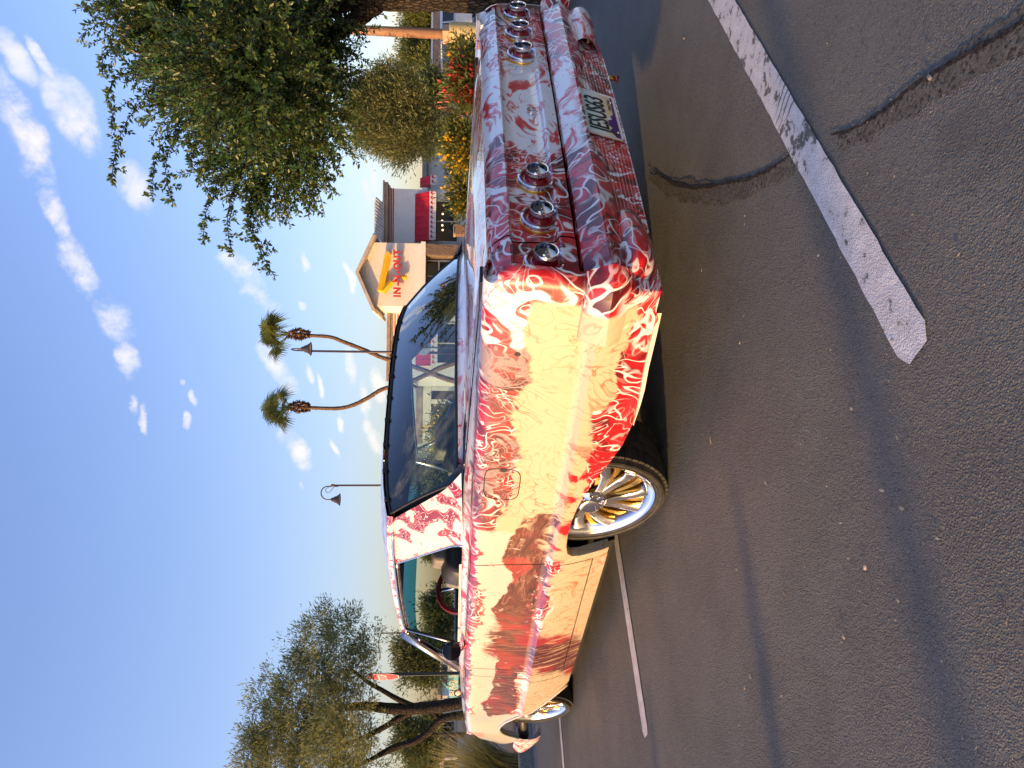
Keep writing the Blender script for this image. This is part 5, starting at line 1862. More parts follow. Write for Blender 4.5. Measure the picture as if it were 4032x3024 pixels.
# --- left multi-trunk tree
DLf = 13.5
bl = [blob(1290, 2505, 120, DLf), blob(1400, 2540, 130, DLf), blob(1460, 2555, 52, DLf), blob(1240, 2620, 100, DLf), blob(1130, 2720, 110, DLf), blob(1060, 2830, 100, DLf), blob(1200, 2780, 150, DLf), blob(1330, 2690, 95, DLf, dj=-0.6),
      blob(1350, 2830, 130, DLf, dj=-0.8), blob(1100, 2950, 150, DLf), blob(1260, 2930, 170, DLf), blob(1400, 2930, 90, DLf), blob(1150, 3120, 230, DLf), blob(1380, 3080, 150, DLf), blob(1000, 3000, 80, DLf), blob(1400, 2690, 60, DLf), blob(1010, 2900, 60, DLf), blob(1180, 2560, 60, DLf)]
tree('acacia_tree', 'multi-trunk feathery tree rising above the front fender at the left edge', DLf, bl, 58000, 0.085, LEAF_GREY,
     [(1960, 2770), (1850, 2765), (1740, 2780), (1640, 2790), (1540, 2790), (1440, 2780), (1330, 2790)], [0.13, 0.115, 0.115, 0.11, 0.10, 0.085, 0.05], BARK_DARK, 21, clump=0.075, asp=0.20, per=40, shell=0.8,
     limbs=(([(1620, 2800), (1560, 2835), (1500, 2870), (1440, 2900), (1350, 2930)], [0.075, 0.06, 0.05, 0.04, 0.025]),
            ([(1640, 2785), (1570, 2755), (1500, 2715), (1440, 2680), (1380, 2630)], [0.06, 0.05, 0.042, 0.035, 0.02]),
            ([(1960, 2800), (1840, 2815), (1740, 2830), (1690, 2880), (1630, 2920), (1560, 2940), (1500, 2970), (1420, 3010)], [0.10, 0.085, 0.075, 0.07, 0.065, 0.06, 0.05, 0.03]),
            ([(1730, 2838), (1710, 2810), (1690, 2795)], [0.05, 0.04, 0.035])))
# --- olive-like tree in the middle right
DO = 18.0
bl = [blob(1425, 400, 50, DO), blob(1480, 340, 48, DO), blob(1470, 455, 62, DO), blob(1550, 400, 66, DO), blob(1530, 545, 58, DO), blob(1615, 535, 55, DO), blob(1630, 430, 52, DO), blob(1440, 545, 36, DO), blob(1680, 560, 36, DO), blob(1580, 605, 34, DO), blob(1590, 335, 46, DO), blob(1400, 460, 30, DO), blob(1660, 480, 40, DO), blob(1520, 290, 30, DO)]
tree('olive_tree', 'golden olive-green tree with one crooked trunk behind the trunk lid', DO, bl, 52000, 0.11, LEAF_OLIVE, [(1960, 425), (1850, 430), (1790, 440), (1740, 425), (1690, 418), (1640, 425), (1580, 430)], [0.11, 0.10, 0.09, 0.075, 0.06, 0.05, 0.03], BARK_TAN, 31, clump=0.12, asp=0.2, shell=0.75,
     limbs=(([(1640, 425), (1560, 390), (1500, 380)], [0.04, 0.03, 0.015]), ([(1660, 420), (1600, 480), (1540, 510)], [0.04, 0.03, 0.015])))
# rounded dark shrubs behind it
bl = [blob(1700, 360, 55, 30.0), blob(1690, 330, 45, 30.0), blob(1720, 400, 45, 30.0)]
tree('round_shrub_tree', 'rounded blue-green tree low behind the olive tree trunk', 30.0, bl, 9000, 0.16, LEAF_DARK, [(1830, 365), (1740, 362), (1700, 362)], [0.10, 0.08, 0.05], BARK_DARK, 33, clump=0.18)
bl = [blob(1700, 520, 45, 26.0), blob(1690, 560, 40, 26.0), blob(1720, 490, 30, 26.0)]
tree('round_shrub_tree', 'dark low tree between the olive trunk and the restaurant', 26.0, bl, 7000, 0.14, LEAF_DARK, [(1830, 525), (1740, 522), (1700, 522)], [0.08, 0.06, 0.04], BARK_DARK, 34, clump=0.16)
# tall hedge trees beyond the canopy
hg = [(45, 1600, 75), (115, 1590, 80), (190, 1585, 80), (260, 1580, 85), (330, 1585, 80), (400, 1610, 70)]
nm = ['in front of the pale pole', 'just left of the pale pole', 'over the middle of the canopy', 'over the canopy end', 'touching the olive crown', 'behind the olive crown']
for i, (sy, sx, r) in enumerate(hg):
    D = 76+2*(i % 3)
    bl = [blob(sx+40, sy, r*0.75, D), blob(sx+90, sy+8, r*0.9, D), blob(sx+140, sy, r, D), blob(sx+190, sy-8, r*0.9, D), blob(sx+10, sy-6, r*0.45, D), blob(sx+30, sy+22, r*0.4, D)]
    tree('hedge_tree', 'tall sunlit hedge tree beyond the canopy, '+nm[i], D, bl, 9000, 0.34, LEAF_HEDGE, [(1830, sy), (1740, sy), (1680, sy)], [0.25, 0.2, 0.12], BARK_DARK, 40+i, 'hedge trees beyond the canopy', clump=0.30, updir=0.9)
# trees far left
bl = [blob(1620, 2560, 55, 60), blob(1690, 2560, 70, 60), blob(1640, 2620, 65, 60), blob(1700, 2640, 60, 60), blob(1600, 2600, 40, 60), blob(1580, 2540, 30, 60)]
tree('evergreen_tree', 'broad evergreen tree behind the stop sign post', 60, bl, 14000, 0.30, LEAF_DARK, [(1830, 2600), (1760, 2600), (1680, 2595)], [0.2, 0.17, 0.1], BARK_DARK, 51, clump=0.32)
bl = [blob(1620, 2890, 50, 46), blob(1590, 2850, 35, 46), blob(1660, 2900, 55, 46), blob(1580, 2920, 40, 46), blob(1640, 2960, 45, 46)]
tree('small_tree', 'small dense tree between the trunks of the multi-trunk tree', 46, bl, 9000, 0.24, LEAF_DARK, [(1830, 2890), (1740, 2890), (1660, 2890)], [0.12, 0.1, 0.06], BARK_DARK, 52, clump=0.25)
bl = [blob(1700, 2835, 40, 52), blob(1690, 2800, 32, 52), blob(1720, 2950, 35, 52), blob(1690, 3000, 45, 52), blob(1640, 3020, 40, 52)]
tree('small_tree', 'pale yellow-green tree low behind the leaning trunk at the left edge', 52, bl, 9000, 0.24, LEAF_OLIVE, [(1830, 2900), (1760, 2890), (1700, 2870)], [0.12, 0.1, 0.06], BARK_TAN, 53, clump=0.26)
# trees seen through the side window and the windscreen
bl = [blob(1720, 2420, 55, 55), blob(1690, 2380, 30, 55), blob(1740, 2350, 40, 55), blob(1740, 2460, 50, 55)]
tree('dark_tree', 'dark tree seen through the open side window beyond the steering wheel', 55, bl, 9000, 0.28, LEAF_DARK, [(1840, 2400), (1780, 2400), (1730, 2405)], [0.16, 0.13, 0.08], BARK_DARK, 54, clump=0.28)
bl = [blob(1720, 2180, 22, 60), blob(1690, 2182, 14, 60)]
tree('dark_tree', 'narrow tree seen through the side window just behind the headrest', 60, bl, 3000, 0.25, LEAF_DARK, [(1840, 2180), (1780, 2180), (1710, 2181)], [0.12, 0.1, 0.06], BARK_DARK, 55, clump=0.2)
DG = 24.0
bl = [blob(1690, 1850, 55, DG), blob(1720, 1900, 60, DG), blob(1700, 1950, 45, DG), blob(1740, 1990, 50, DG), blob(1750, 1830, 40, DG)]
tree('leafy_tree', 'grey-green tree seen through the left part of the rear window', DG, bl, 14000, 0.13, LEAF_OLIVE, [(1840, 1900), (1780, 1900), (1720, 1905)], [0.10, 0.08, 0.05], BARK_TAN, 56, clump=0.18)

# --- flowering bushes along the bed
YEL = leaf_material('yellow_bell_flower', (0.60, 0.30, 0.01), (0.80, 0.52, 0.03), 0.3, 0.6)
REDF = leaf_material('red_flower', (0.50, 0.02, 0.03), (0.72, 0.07, 0.07), 0.3, 0.6)
SHRUBL = leaf_material('bright_shrub_leaf', (0.035, 0.060, 0.012), (0.110, 0.130, 0.030), 0.35, 0.5)
def bush(name, label, cat, D, blobs, n, lsz, nf, fmat, fsz, seed, group=None, fper=9):
    rng = np.random.default_rng(seed)
    c = np.mean([b[0] for b in blobs], 0)
    root = empty(name, (c[0], c[1], 0.1), label, cat, group)
    stems = []
    V, F = [], []
    for k in range(9):
        b_ = blobs[k % len(blobs)]
        tip = np.array(b_[0])+rng.normal(size=3)*np.array(b_[1])*0.4
        a = np.array([c[0], c[1], 0.1])+rng.normal(size=3)*np.array([0.06, 0.06, 0])
        v, f = tube([a, a*0.5+tip*0.5+rng.normal(size=3)*0.05, tip], [0.012, 0.009, 0.004], 5)
        o = len(V); V += v; F += [tuple(i+o for i in q) for q in f]
    tag(mesh_obj('stems', rel(np.array(V), root), F, BARK_TAN, root), kind='stuff')
    P, Dr = cloud(blobs, n, rng, 0.07, 0.35, 20)
    keep = P[:, 2] > 0.11
    P, Dr = P[keep], Dr[keep]
    Ls = rng.uniform(0.6, 1.3, len(P))*lsz
    tag(leaves_mesh('foliage', rel(P, root), Dr, Ls, Ls*0.32, SHRUBL, root, rng), kind='stuff')
    if nf:
        P, Dr = cloud([(b[0]+np.array([0, 0, b[1][2]*0.25]), tuple(q*1.02 for q in b[1])) for b in blobs], nf, rng, fsz*0.8, 0.8, fper, 0.6)
        Ls = rng.uniform(0.7, 1.2, len(P))*fsz
        tag(leaves_mesh('flowers', rel(P, root), Dr, Ls, Ls*0.75, fmat, root, rng), kind='stuff')
    return root
GB = 'yellow-flowering bushes along the bed'
bush('yellow_flower_bush', 'yellow bell-flower bush seen through the rear window behind the rear seat', 'bush', 9.0, [blob(1760, 1690, 60, 9), blob(1790, 1730, 60, 9), blob(1770, 1640, 40, 9), blob(1830, 1690, 80, 9)], 5000, 0.075, 1500, YEL, 0.045, 61, GB)
bush('yellow_flower_bush', 'yellow bell-flower bush above the trunk lid, below the red awning', 'bush', 8.0, [blob(1825, 700, 45, 8), blob(1815, 755, 40, 8), blob(1840, 800, 42, 8), blob(1870, 720, 60, 8)], 4500, 0.06, 1300, YEL, 0.04, 62, GB)
bush('yellow_flower_bush', 'yellow bell-flower bush above the trunk lid under the olive tree', 'bush', 7.6, [blob(1800, 560, 55, 7.6), blob(1820, 620, 50, 7.6), blob(1790, 510, 45, 7.6), blob(1850, 560, 70, 7.6)], 4500, 0.06, 1200, YEL, 0.04, 63, GB)
bush('yellow_flower_bush', 'small yellow-flowering bush between the red flowers and the pole base', 'bush', 9.0, [blob(1815, 215, 32, 9), blob(1850, 215, 40, 9), blob(1800, 195, 20, 9)], 2500, 0.06, 260, YEL, 0.04, 64, GB)
bush('red_flower_bush', 'bush with coral red flower heads above the tail of the coupe', 'bush', 7.0, [blob(1835, 290, 42, 7), blob(1820, 340, 42, 7), blob(1850, 360, 45, 7), blob(1810, 255, 25, 7), blob(1860, 310, 60, 7)], 4200, 0.06, 1500, REDF, 0.036, 65)
# red yucca: coral stalks
rngy = np.random.default_rng(8)
yb = at(1900, 420, 7.6)
yu = empty('red_yucca', (yb[0], yb[1], 0.1), 'slender plant with bare coral flower stalks beside the crooked trunk', 'plant')
CORAL = simple('coral_stalk', (0.55, 0.16, 0.10), 0.6)
for k, (sx, sy) in enumerate(((1722, 402), (1728, 362), (1740, 340), (1752, 336), (1725, 425), (1750, 372), (1770, 350), (1785, 400), (1748, 322))):
    tip = at(sx, sy, 7.6+rngy.uniform(-0.2, 0.2))
    a = np.array([yb[0], yb[1], 0.1])
    mid = a*0.45+tip*0.55+RH*0.06
    mid[2] -= 0.02
    st = tube_obj('flower_stalk', [a-np.array(yu.location), mid-np.array(yu.location), tip-np.array(yu.location)], [0.007, 0.006, 0.007], CORAL, yu, 6)
P, Dr = [], []
for k in range(260):
    P.append(np.array([yb[0], yb[1], 0.12])+rngy.normal(size=3)*np.array([0.04, 0.04, 0.0]))
    Dr.append(np.append(rngy.normal(size=2)*0.5, 1.0))
tag(leaves_mesh('blades', rel(np.array(P), yu), np.array(Dr), rngy.uniform(0.5, 0.85, 260), np.full(260, 0.016), LEAF_OLIVE, yu, rngy), kind='stuff')

# --- clump grass beside the kerb
def grass(name, label, base, n, L, spread, mat, seed):
    rng = np.random.default_rng(seed)
    root = empty(name, (base[0], base[1], 0.1), label, 'grass')
    V, F = [], []
    for k in range(n):
        a = rng.uniform(0, 2*math.pi)
        r0 = rng.uniform(0, 0.22)
        p = np.array([r0*math.cos(a), r0*math.sin(a), 0.0])
        out = np.array([math.cos(a+rng.normal()*0.4), math.sin(a+rng.normal()*0.4), 0])
        ln = L*rng.uniform(0.55, 1.15)
        sp = spread*rng.uniform(0.2, 1.2)
        sd = np.array([-out[1], out[0], 0])
        m = 7
        i0 = len(V)
        for i in range(m):
            t = i/(m-1)
            q = p+out*ln*sp*(t**1.6)+np.array([0, 0, ln*(t-0.42*sp*t*t*1.2)])
            w = 0.0042*(1-t)**0.6+0.0004
            V += [q-sd*w, q+sd*w]
        F += [(i0+2*i, i0+2*i+1, i0+2*i+3, i0+2*i+2) for i in range(m-1)]
    tag(mesh_obj('blades', V, F, mat, root), kind='stuff')
    return root
GRASS = leaf_material('bunch_grass', (0.09, 0.095, 0.03), (0.34, 0.29, 0.13), 0.4, 0.6)
grass('bunch_grass', 'tall wispy bunch grass hanging over the kerb beside the front bumper', (6.75, 0.62), 1500, 1.12, 0.75, GRASS, 71)
grass('bunch_grass', 'second bunch grass clump further back at the left edge of the bed', (7.5, 1.35), 900, 1.0, 0.7, GRASS, 72)

# --- two palms
FROND = leaf_material('palm_frond', (0.040, 0.070, 0.020), (0.130, 0.160, 0.045), 0.25, 0.45)
DEADF = simple('dead_palm_boot', (0.20, 0.095, 0.045), 0.9, 0, 0.4, 6)
DP = 42.0
def palm(label, px, seed):
    rng = np.random.default_rng(seed)
    b0 = at(px[-1][0], px[-1][1], DP)
    root = empty('fan_palm', (b0[0], b0[1], 0), label, 'palm tree', 'pair of leaning fan palms')
    n = len(px)
    pts = list(reversed(px))
    rr = list(np.interp(np.linspace(0, 1, n), [0, 0.15, 0.5, 1.0], [0.18, 0.145, 0.125, 0.105]))
    limb('trunk', pts, DP, rr, BARK_PALM, root, z0=0.0, sub=6)
    top = at(px[0][0], px[0][1], DP)
    # ring of old leaf bases
    P, Dr = [], []
    for k in range(320):
        a = rng.uniform(0, 2*math.pi); h = rng.uniform(-0.95, 0.25)
        rb_ = 0.08+0.13*math.sin(math.pi*min(1, max(0, (h+0.95)/1.2)))**1.5; P.append(top+np.array([rb_*math.cos(a), rb_*math.sin(a), h])); Dr.append(np.array([math.cos(a)*1.0, math.sin(a)*1.0, rng.uniform(-1.3, 0.6)]))
    tag(leaves_mesh('leaf_bases', rel(np.array(P), root), np.array(Dr), rng.uniform(0.12, 0.26, 320), np.full(320, 0.12), DEADF, root, rng), kind='stuff')
    top = top+np.array([0, 0, 0.15])
    for k in range(20):
        a = rng.uniform(0, 2*math.pi)
        el = rng.uniform(0.05, 1.5)
        d = np.array([math.cos(a)*math.cos(el), math.sin(a)*math.cos(el), math.sin(el)+0.25])
        d = unit(d+RH*(-0.22)+np.array([0, 0, 0.15]))
        pl = rng.uniform(0.8, 1.35)
        hub = top+d*pl
        V, F = tube([top, top+d*pl*0.5+np.array([0, 0, 0.03]), hub], [0.03, 0.022, 0.015], 4)
        sd = unit(np.cross(d, np.array([0, 0, 1.0])+rng.normal(size=3)*0.3)); nn = np.cross(sd, d)
        ns = 22
        for j in range(ns):
            th = rad(-118+236*j/(ns-1))
            dd = d*math.cos(th)+sd*math.sin(th)
            ln = rng.uniform(0.85, 1.15)*(1.0-0.18*abs(j/(ns-1)-0.5)*2)
            perp = unit(np.cross(dd, nn))
            i0 = len(V)
            prev = hub
            for t, w in ((0.0, 0.012), (0.45, 0.038), (0.75, 0.020), (1.0, 0.003)):
                q = hub+dd*ln*t+nn*0.05*t+np.array([0, 0, -0.55*ln*t**2.4])
                V += [q-perp*w, q+perp*w]
            F += [(i0+2*i, i0+2*i+1, i0+2*i+3, i0+2*i+2) for i in range(3)]
        mesh_obj('frond', rel(np.array(V), root), F, FROND, root)
palm('leaning fan palm nearer the restaurant tower, its trunk bending left', [(1150, 1316), (1220, 1321), (1300, 1327), (1350, 1345), (1420, 1372), (1470, 1393), (1510, 1410), (1604, 1436), (1680, 1462), (1760, 1492), (1830, 1515)], 81)
palm('leaning fan palm left of the thin lamp post, its trunk bending right', [(1155, 1602), (1230, 1606), (1330, 1608), (1390, 1595), (1450, 1566), (1508, 1532), (1604, 1508), (1680, 1474), (1750, 1442), (1830, 1410)], 82)

# ------------------------------------------------------------------ lamps, signs
BRONZE = simple('bronze_paint', (0.085, 0.055, 0.045), 0.45, 0.3, 0.15, 5)
TANPOLE = simple('tan_pole_paint', (0.42, 0.24, 0.15), 0.5, 0, 0.1, 4)
def street_lamp(label, base, height, ang, pole_r, mat, scale=1.0, basebox=None):
    """crook-arm lamp: arm points along level angle ang"""
    root = empty('street_lamp', (base[0], base[1], 0.0), label, 'street lamp', 'crook-arm lamps of the car park', ang)
    z0 = 0.0
    if basebox:
        h, r = basebox
        lathe_obj('concrete_base', [(0, 0), (r, 0), (r, h-0.03), (r-0.03, h), (0, h)], dirt_material('sun_yellow_concrete', (0.60, 0.47, 0.22), (0.68, 0.54, 0.26), 5), root, 40)  # evening sun's yellow put into the concrete colour
        z0 = h
        box_obj('base_plate', -0.17, 0.17, -0.17, 0.17, h+0.002, h+0.16, mat, root, 0.01)
    pole = tube_obj('pole', [(0, 0, z0), (0, 0, height*0.5), (0, 0, height)], [pole_r, pole_r*0.88, pole_r*0.72], mat, root, 16)
    if basebox:
        box_obj('hand_hole', -0.06, 0.06, -pole_r-0.012, -pole_r+0.03, z0+0.40, z0+0.58, mat, pole)
    s = scale
    pts = [(0.06*s, 0, height-0.35*s), (0.06*s, 0, height+0.3*s)]
    for a in np.linspace(180, -10, 14):
        pts.append((0.06*s+0.42*s+0.42*s*math.cos(rad(a)), 0, height+0.3*s+0.42*s*math.sin(rad(a))))
    pts.append((0.90*s, 0, height+0.05*s))
    tube_obj('crook_arm', pts, 0.035*s, mat, root, 8)
    sc = [(0.06*s, 0, height-0.1*s)]
    for a in np.linspace(-60, 200, 12):
        sc.append((0.30*s+0.16*s*math.cos(rad(a)), 0, height+0.28*s+0.16*s*math.sin(rad(a))))
    tube_obj('scroll', sc, 0.018*s, mat, root, 6)
    lathe_obj('pole_cap', [(pole_r*1.1, -0.1), (pole_r*1.15, 0.05), (0.02, 0.12), (0, 0.12)], mat, root, 12, loc=(0, 0, height))
    sh = lathe_obj('lamp_shade', [(0.02, 0.30), (0.11, 0.28), (0.13, 0.16), (0.18, 0.10), (0.23, -0.05), (0.34, -0.20), (0.40, -0.25), (0.39, -0.255), (0.30, -0.21)], mat, root, 28, loc=(0.90*s, 0, height-0.2*s))
    sh.scale = (s, s, s)
    lathe_obj('lamp_lens', [(0.0, -0.235), (0.2, -0.232), (0.36, -0.222)], simple('lamp_lens', (0.85, 0.78, 0.62), 0.3), sh, 24)
    return root
ang_left = math.atan2(-RH[1], -RH[0])
p = at(1760, 1911, 45.0)
street_lamp('bronze crook-arm street lamp above the middle of the coupe roof', p, rz(1310, 1911, 45.0)[1], ang_left, 0.075, BRONZE, 0.98)
p = at(1760, 1390, 38.0)
street_lamp('thin lamp post seen edge-on between the two palms', p, rz(1205, 1388, 38.0)[1], math.atan2(-FH[1], -FH[0])+0.1, 0.075, BRONZE, 0.9)
p = at(1768, 136, 18.0)
street_lamp('tan light pole on a round concrete base coloured sunlit yellow behind the coupe tail', p, rz(560, 100, 18.0)[1], ang_left-0.9, 0.125, TANPOLE, 0.95, (rz(1768, 136, 18.0)[1], 0.30))
# far thin mast
p = at(1700, 2490, 70.0)
mast = empty('street_mast', (p[0], p[1], 0), 'thin far street light mast left of the windscreen pillar', 'street lamp', None, RZ_B)
hm = rz(1500, 2490, 70.0)[1]
tube_obj('pole', [(0, 0, 0), (0, 0, hm)], [0.10, 0.06], BRONZE, mast, 8)
tube_obj('arm', [(0, 0, hm-0.02), (-0.9, 0, hm+0.25), (-1.8, 0, hm+0.1)], 0.045, BRONZE, mast, 6)
box_obj('lamp_head', -2.4, -1.75, -0.12, 0.12, hm+0.02, hm+0.16, ROOFT, mast, 0.03)

SIGNRED = simple('stop_red', (0.50, 0.035, 0.03), 0.45)
SIGNBACK = simple('aluminium_back', (0.50, 0.50, 0.47), 0.5, 0.3)
POSTM = simple('dark_green_post', (0.05, 0.05, 0.045), 0.6)
def stop_sign(label, base, zc_, ang, size=0.75):
    root = empty('stop_sign', (base[0], base[1], 0), label, 'stop sign', None, ang)
    box_obj('post', -0.035, 0.035, -0.035, 0.035, 0, zc_+size*0.45, POSTM, root)
    R_ = size/2/math.cos(rad(22.5))
    def octo(name, r, x, mat, th):
        bm = bmesh.new()
        f = bm.faces.new([bm.verts.new((x, r*math.sin(rad(22.5+45*k)), zc_+r*math.cos(rad(22.5+45*k)))) for k in range(8)])
        e = bmesh.ops.extrude_face_region(bm, geom=[f])
        for v in [g for g in e['geom'] if isinstance(g, bmesh.types.BMVert)]:
            v.co.x += th
        return bm_obj(name, bm, mat, root)
    octo('plate', R_, 0.042, SIGNBACK, 0.004)
    octo('white_border', R_*0.985, 0.047, WFRAME, 0.001)
    octo('red_face', R_*0.94, 0.049, SIGNRED, 0.001)
    t = text_obj('lettering', 'STOP', WFRAME, size*0.40, 0.0005, 0.82, 0, 0.004, root)
    basis(t, (0.052, 0, zc_), (0, 1, 0), (0, 0, 1))
    return root
p = at(1700, 2653, 17.0)
# seen almost edge-on; its face looks to the left of the picture
fa = math.atan2(-RH[1], -RH[0])
stop_sign('red stop sign seen nearly edge-on left of the windscreen', p, rz(1508, 2653, 17.0)[1], fa+0.57)
p = at(1700, 1368, 35.0)
stop_sign('pale back of a stop sign seen through the rear window', p, rz(1666, 1368, 35.0)[1], math.atan2(FH[1], FH[0])+0.1)

# ------------------------------------------------------------------ parked vehicles
CGLASS = DGLASS
def vehicle(name, label, cat, pos, ang, prof, glass, width, col, wheels, group=None, extra=None):
    """prof: lower body side outline (x,z); glass: cabin outline; +X forward"""
    root = empty(name, (pos[0], pos[1], 0), label, cat, group, ang)
    mat = col if not isinstance(col, tuple) else simple('car_paint_%02d%02d%02d' % tuple(int(c*99) for c in col), col, 0.25, 0.1, 0.06, 2, coat=1.0)
    def loft(nm, poly, w0, w1, mt, par, z_split):
        zmax = max(p[1] for p in poly); zmin = min(p[1] for p in poly)
        bm = bmesh.new()
        rows = []
        for s, k in ((-1, 0.0), (-1, 1.0), (1, 1.0), (1, 0.0)):
            pass
        def half(z): return w0+(w1-w0)*max(0.0, (z-zmin)/(zmax-zmin))
        A = [bm.verts.new((x, half(z)-0.05, z)) for x, z in poly]
        B_ = [bm.verts.new((x, half(z), z-0.01 if z > zmin else z)) for x, z in [(q[0]*0.985, zmin+(q[1]-zmin)*0.97) for q in poly]]
        C_ = [bm.verts.new((x, -half(z), z)) for x, z in [(q[0]*0.985, zmin+(q[1]-zmin)*0.97) for q in poly]]
        D_ = [bm.verts.new((x, -half(z)+0.05, z)) for x, z in poly]
        n = len(poly)
        for R1, R2 in ((A, B_), (A, D_), (D_, C_)):
            for i in range(n):
                j = (i+1) % n
                bm.faces.new((R1[i], R1[j], R2[j], R2[i]))
        bm.faces.new(B_); bm.faces.new(list(reversed(C_)))
        o = bm_obj(nm, bm, mt, par, True)
        auto_smooth(o.data, 30)
        return o
    body = loft('body', prof, width/2, width/2-0.04, mat, root, 0)
    cab = loft('cabin', glass, width/2-0.05, width/2-0.22, mat, root, 0)
    # side and end glass set a little proud of the cabin
    zs = [q[1] for q in glass]; z0, z1 = min(zs), max(zs)
    xs = [q[0] for q in glass]
    bot = [q[0] for q in glass if q[1] < z0+0.05]; top = [q[0] for q in glass if q[1] > z1-0.12]
    xb0, xb1, xt0, xt1 = min(bot), max(bot), min(top), max(top)
    def gp(t, k):     # t along, k up
        return xb0+(xt0-xb0)*k+((xb1+(xt1-xb1)*k)-(xb0+(xt0-xb0)*k))*t, z0+(z1-z0)*k
    for s in (-1, 1):
        for a, b_ in ((0.07, 0.33), (0.36, 0.63), (0.66, 0.93)):
            v = []
            for t, k in ((a, 0.10), (b_, 0.10), (b_, 0.84), (a, 0.84)):
                x, z = gp(t, k)
                hw = width/2-0.05-0.17*k
                v.append((x, s*(hw+0.012), z))
            mesh_obj('side_window', v, [(0, 1, 2, 3)], CGLASS, cab)
    for end, nm2 in ((0, 'rear_screen'), (1, 'windscreen')):
        v = []
        for k in (0.10, 0.86):
            x, z = gp(end, k)
            hw = width/2-0.05-0.17*k-0.07
            off = 0.02 if end else -0.02
            v += [(x+off, -hw, z+0.01), (x+off, hw, z+0.01)]
        mesh_obj(nm2, v, [(0, 1, 3, 2)], CGLASS, cab)
    for wx in wheels:
        for s in (-1, 1):
            w = lathe_obj('wheel', [(0, 0.10), (0.20, 0.10), (0.22, 0.085), (0.32, 0.10), (0.335, 0.07), (0.335, -0.08), (0.2, -0.10), (0, -0.10)], TYRE, root, 24, 'y', (wx, s*(width/2-0.09), 0.335))
            if s < 0: w.rotation_euler = (0, 0, math.pi)
            lathe_obj('rim', [(0, 0.108), (0.05, 0.112), (0.19, 0.106), (0.205, 0.102)], SLAT, w, 18, 'y')
    fx = max(q[0] for q in prof); bx0 = min(q[0] for q in prof)
    for s in (-1, 1):
        box_obj('headlight', fx-0.10, fx+0.008, s*(width/2-0.42)-0.14, s*(width/2-0.42)+0.14, 0.62, 0.76, SLAT, body, 0.02)
        box_obj('tail_lamp', bx0-0.008, bx0+0.10, s*(width/2-0.30)-0.12, s*(width/2-0.30)+0.12, 0.72, 0.90, SIGNRED, body, 0.02)
    return root
SED_B = [(-2.25, 0.28), (2.25, 0.28), (2.3, 0.55), (2.2, 0.74), (1.1, 0.92), (-1.6, 0.98), (-2.2, 0.94), (-2.3, 0.6)]
SED_G = [(1.15, 0.93), (0.35, 1.38), (0.0, 1.45), (-0.8, 1.43), (-1.75, 0.98)]
SUV_B = [(-2.3, 0.32), (2.3, 0.32), (2.38, 0.6), (2.3, 0.92), (1.1, 1.08), (-2.25, 1.12), (-2.36, 0.7)]
SUV_G = [(1.2, 1.08), (0.55, 1.66), (0.1, 1.75), (-1.9, 1.72), (-2.25, 1.12)]
PU_B = [(-2.8, 0.42), (2.7, 0.42), (2.78, 0.75), (2.68, 1.06), (1.5, 1.15), (-0.7, 1.17), (-2.8, 1.17), (-2.85, 0.7)]
PU_G = [(1.5, 1.15), (0.75, 1.80), (0.4, 1.86), (-0.6, 1.85), (-0.85, 1.16)]
aR = math.atan2(RH[1], RH[0])
p = at(1790, 170, 41.0)
vehicle('parked_car', 'light blue parked sedan roof showing behind the pole base', 'car', p, aR+0.25, SED_B, SED_G, 1.8, (0.30, 0.38, 0.48), (-1.4, 1.4), 'cars parked before the restaurant')
p = at(1790, 300, 38.0)
vehicle('parked_car', 'dark blue parked sedan behind the coral red flowers', 'car', p, aR+0.5, SED_B, SED_G, 1.8, (0.03, 0.05, 0.10), (-1.4, 1.4), 'cars parked before the restaurant')
p = at(1790, 440, 40.0)
vehicle('parked_car', 'pale silver parked sedan behind the crooked olive trunk', 'car', p, aR+0.2, SED_B, SED_G, 1.8, (0.45, 0.47, 0.50), (-1.4, 1.4), 'cars parked before the restaurant')
p = at(1790, 45, 33.0)
vehicle('parked_van', 'white parked van showing between the tree trunk and the pale pole', 'van', p, aR+0.1, SUV_B, SUV_G, 1.9, (0.62, 0.62, 0.62), (-1.45, 1.4), None)
p = at(1790, 610, 44.0)
vehicle('parked_car', 'small red parked car behind the yellow flowers below the olive crown', 'car', p, aR+0.3, SED_B, SED_G, 1.8, (0.35, 0.03, 0.03), (-1.4, 1.4), 'cars parked before the restaurant')

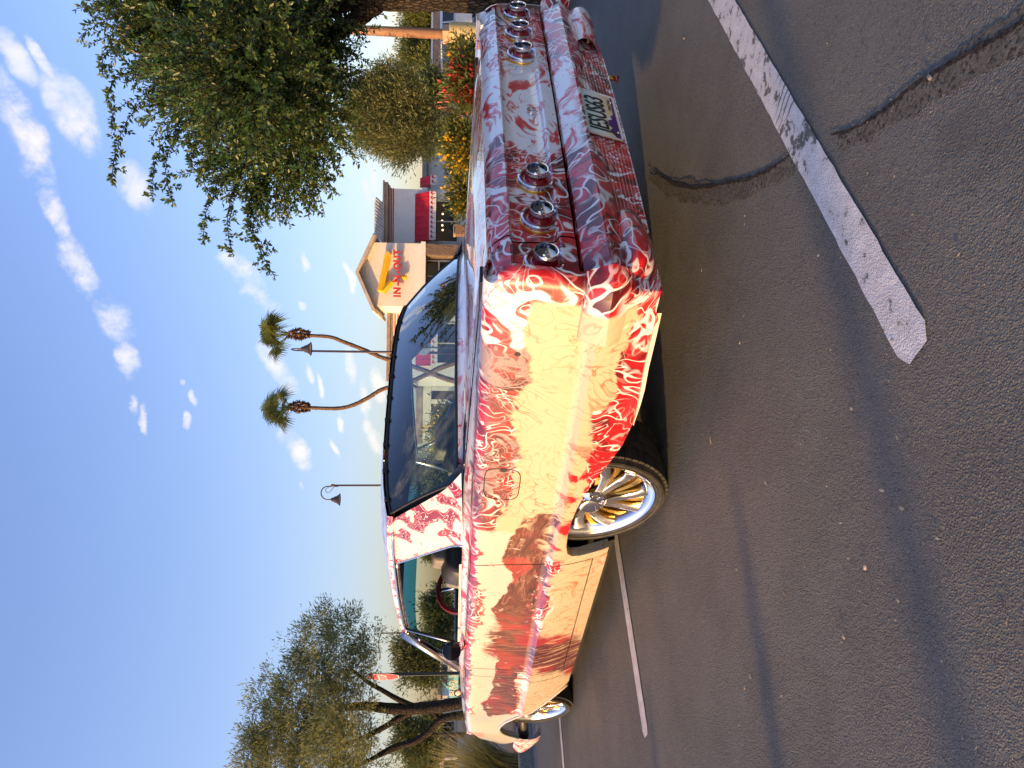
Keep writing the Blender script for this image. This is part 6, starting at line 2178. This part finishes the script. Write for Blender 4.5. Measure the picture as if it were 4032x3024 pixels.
TEAL, _b, _o = new_mat('teal_wrap')
_x, _y, _z = _b.sep(_b.coord())
_c = _b.mix(_b.rng(_b.add(_x, _b.mul(_b.noise(_b.coord(), 2.5, 3), 0.8)), 0.15, 0.25), (0.62, 0.62, 0.62), (0.10, 0.42, 0.44))
_c = _b.mix(_b.mul(_b.band(_b.noise(_b.coord(), 3.5, 3), 0.56, 0.60, 0.01), _b.rng(_z, 1.3, 1.2)), _c, (0.55, 0.50, 0.12))
principled(_b, _o, **{'Base Color': _c, 'Roughness': 0.3, 'Coat Weight': 0.8})
p = at(1795, 2640, 60.0)
PK_ = vehicle('wrapped_van', 'white and teal painted van with big pale letters behind the stop sign post', 'van', p, math.atan2(-RH[1], -RH[0])-0.12, SUV_B, SUV_G, 1.95, TEAL, (-1.45, 1.45))
PK_.scale = (1.0, 1.0, 1.08)
t = text_obj('lettering', 'BLAST', simple('cream_letter', (0.75, 0.70, 0.55), 0.5), 0.52, 0.004, 1.0, 0, 0.012, [c for c in PK_.children if c.name.startswith('body')][0])
basis(t, (0.95, 0.985, 0.80), (-1, 0, 0), (0, 0, 1))

# ------------------------------------------------------------------ unseen bollards and tree added left of the view to cast long shadow bands
az = np.array([SUN_AZ[0], SUN_AZ[1], 0.0])
for i, (ex, ey, t) in enumerate(((-0.70, 1.30, 8.4), (0.75, 1.45, 8.4))):
    p = np.array([ex, ey, 0])+az*t
    bo = empty('shadow_bollard', (p[0], p[1], 0), 'unseen concrete post added left of the view to cast a shadow band, %s from the coupe tail' % ('nearer', 'farther')[i], 'shadow_bollard', 'unseen bollards added for shadow bands')
    lathe_obj('shaft', [(0, 0), (0.055, 0), (0.055, 1.05), (0.05, 1.12), (0.035, 1.17), (0, 1.19)], CONC, bo, 28)
    lathe_obj('reflective_band', [(0.056, 0.85), (0.058, 0.86), (0.058, 0.95), (0.056, 0.96)], SIGNRED, bo, 28)
p = np.array([-1.38, 2.05, 0])+az*13.0
st = empty('shadow_tree', (p[0], p[1], 0), 'slim unseen tree added left of the view to cast a shadow band', 'tree')
tube_obj('trunk', [(0, 0, 0), (0.05, 0, 1.5), (0.0, 0.05, 3.2), (0.1, 0, 4.6)], [0.065, 0.06, 0.055, 0.035], BARK_TAN, st, 10)
rngs = np.random.default_rng(99)
P, Dr = cloud([((p[0], p[1], 4.6), (1.3, 1.3, 1.1)), ((p[0]+0.5, p[1], 5.2), (0.9, 0.9, 0.8))], 7000, rngs, 0.2)
tag(leaves_mesh('crown', rel(P, st), Dr, np.full(len(P), 0.13), np.full(len(P), 0.05), LEAF_DARK, st, rngs), kind='stuff')
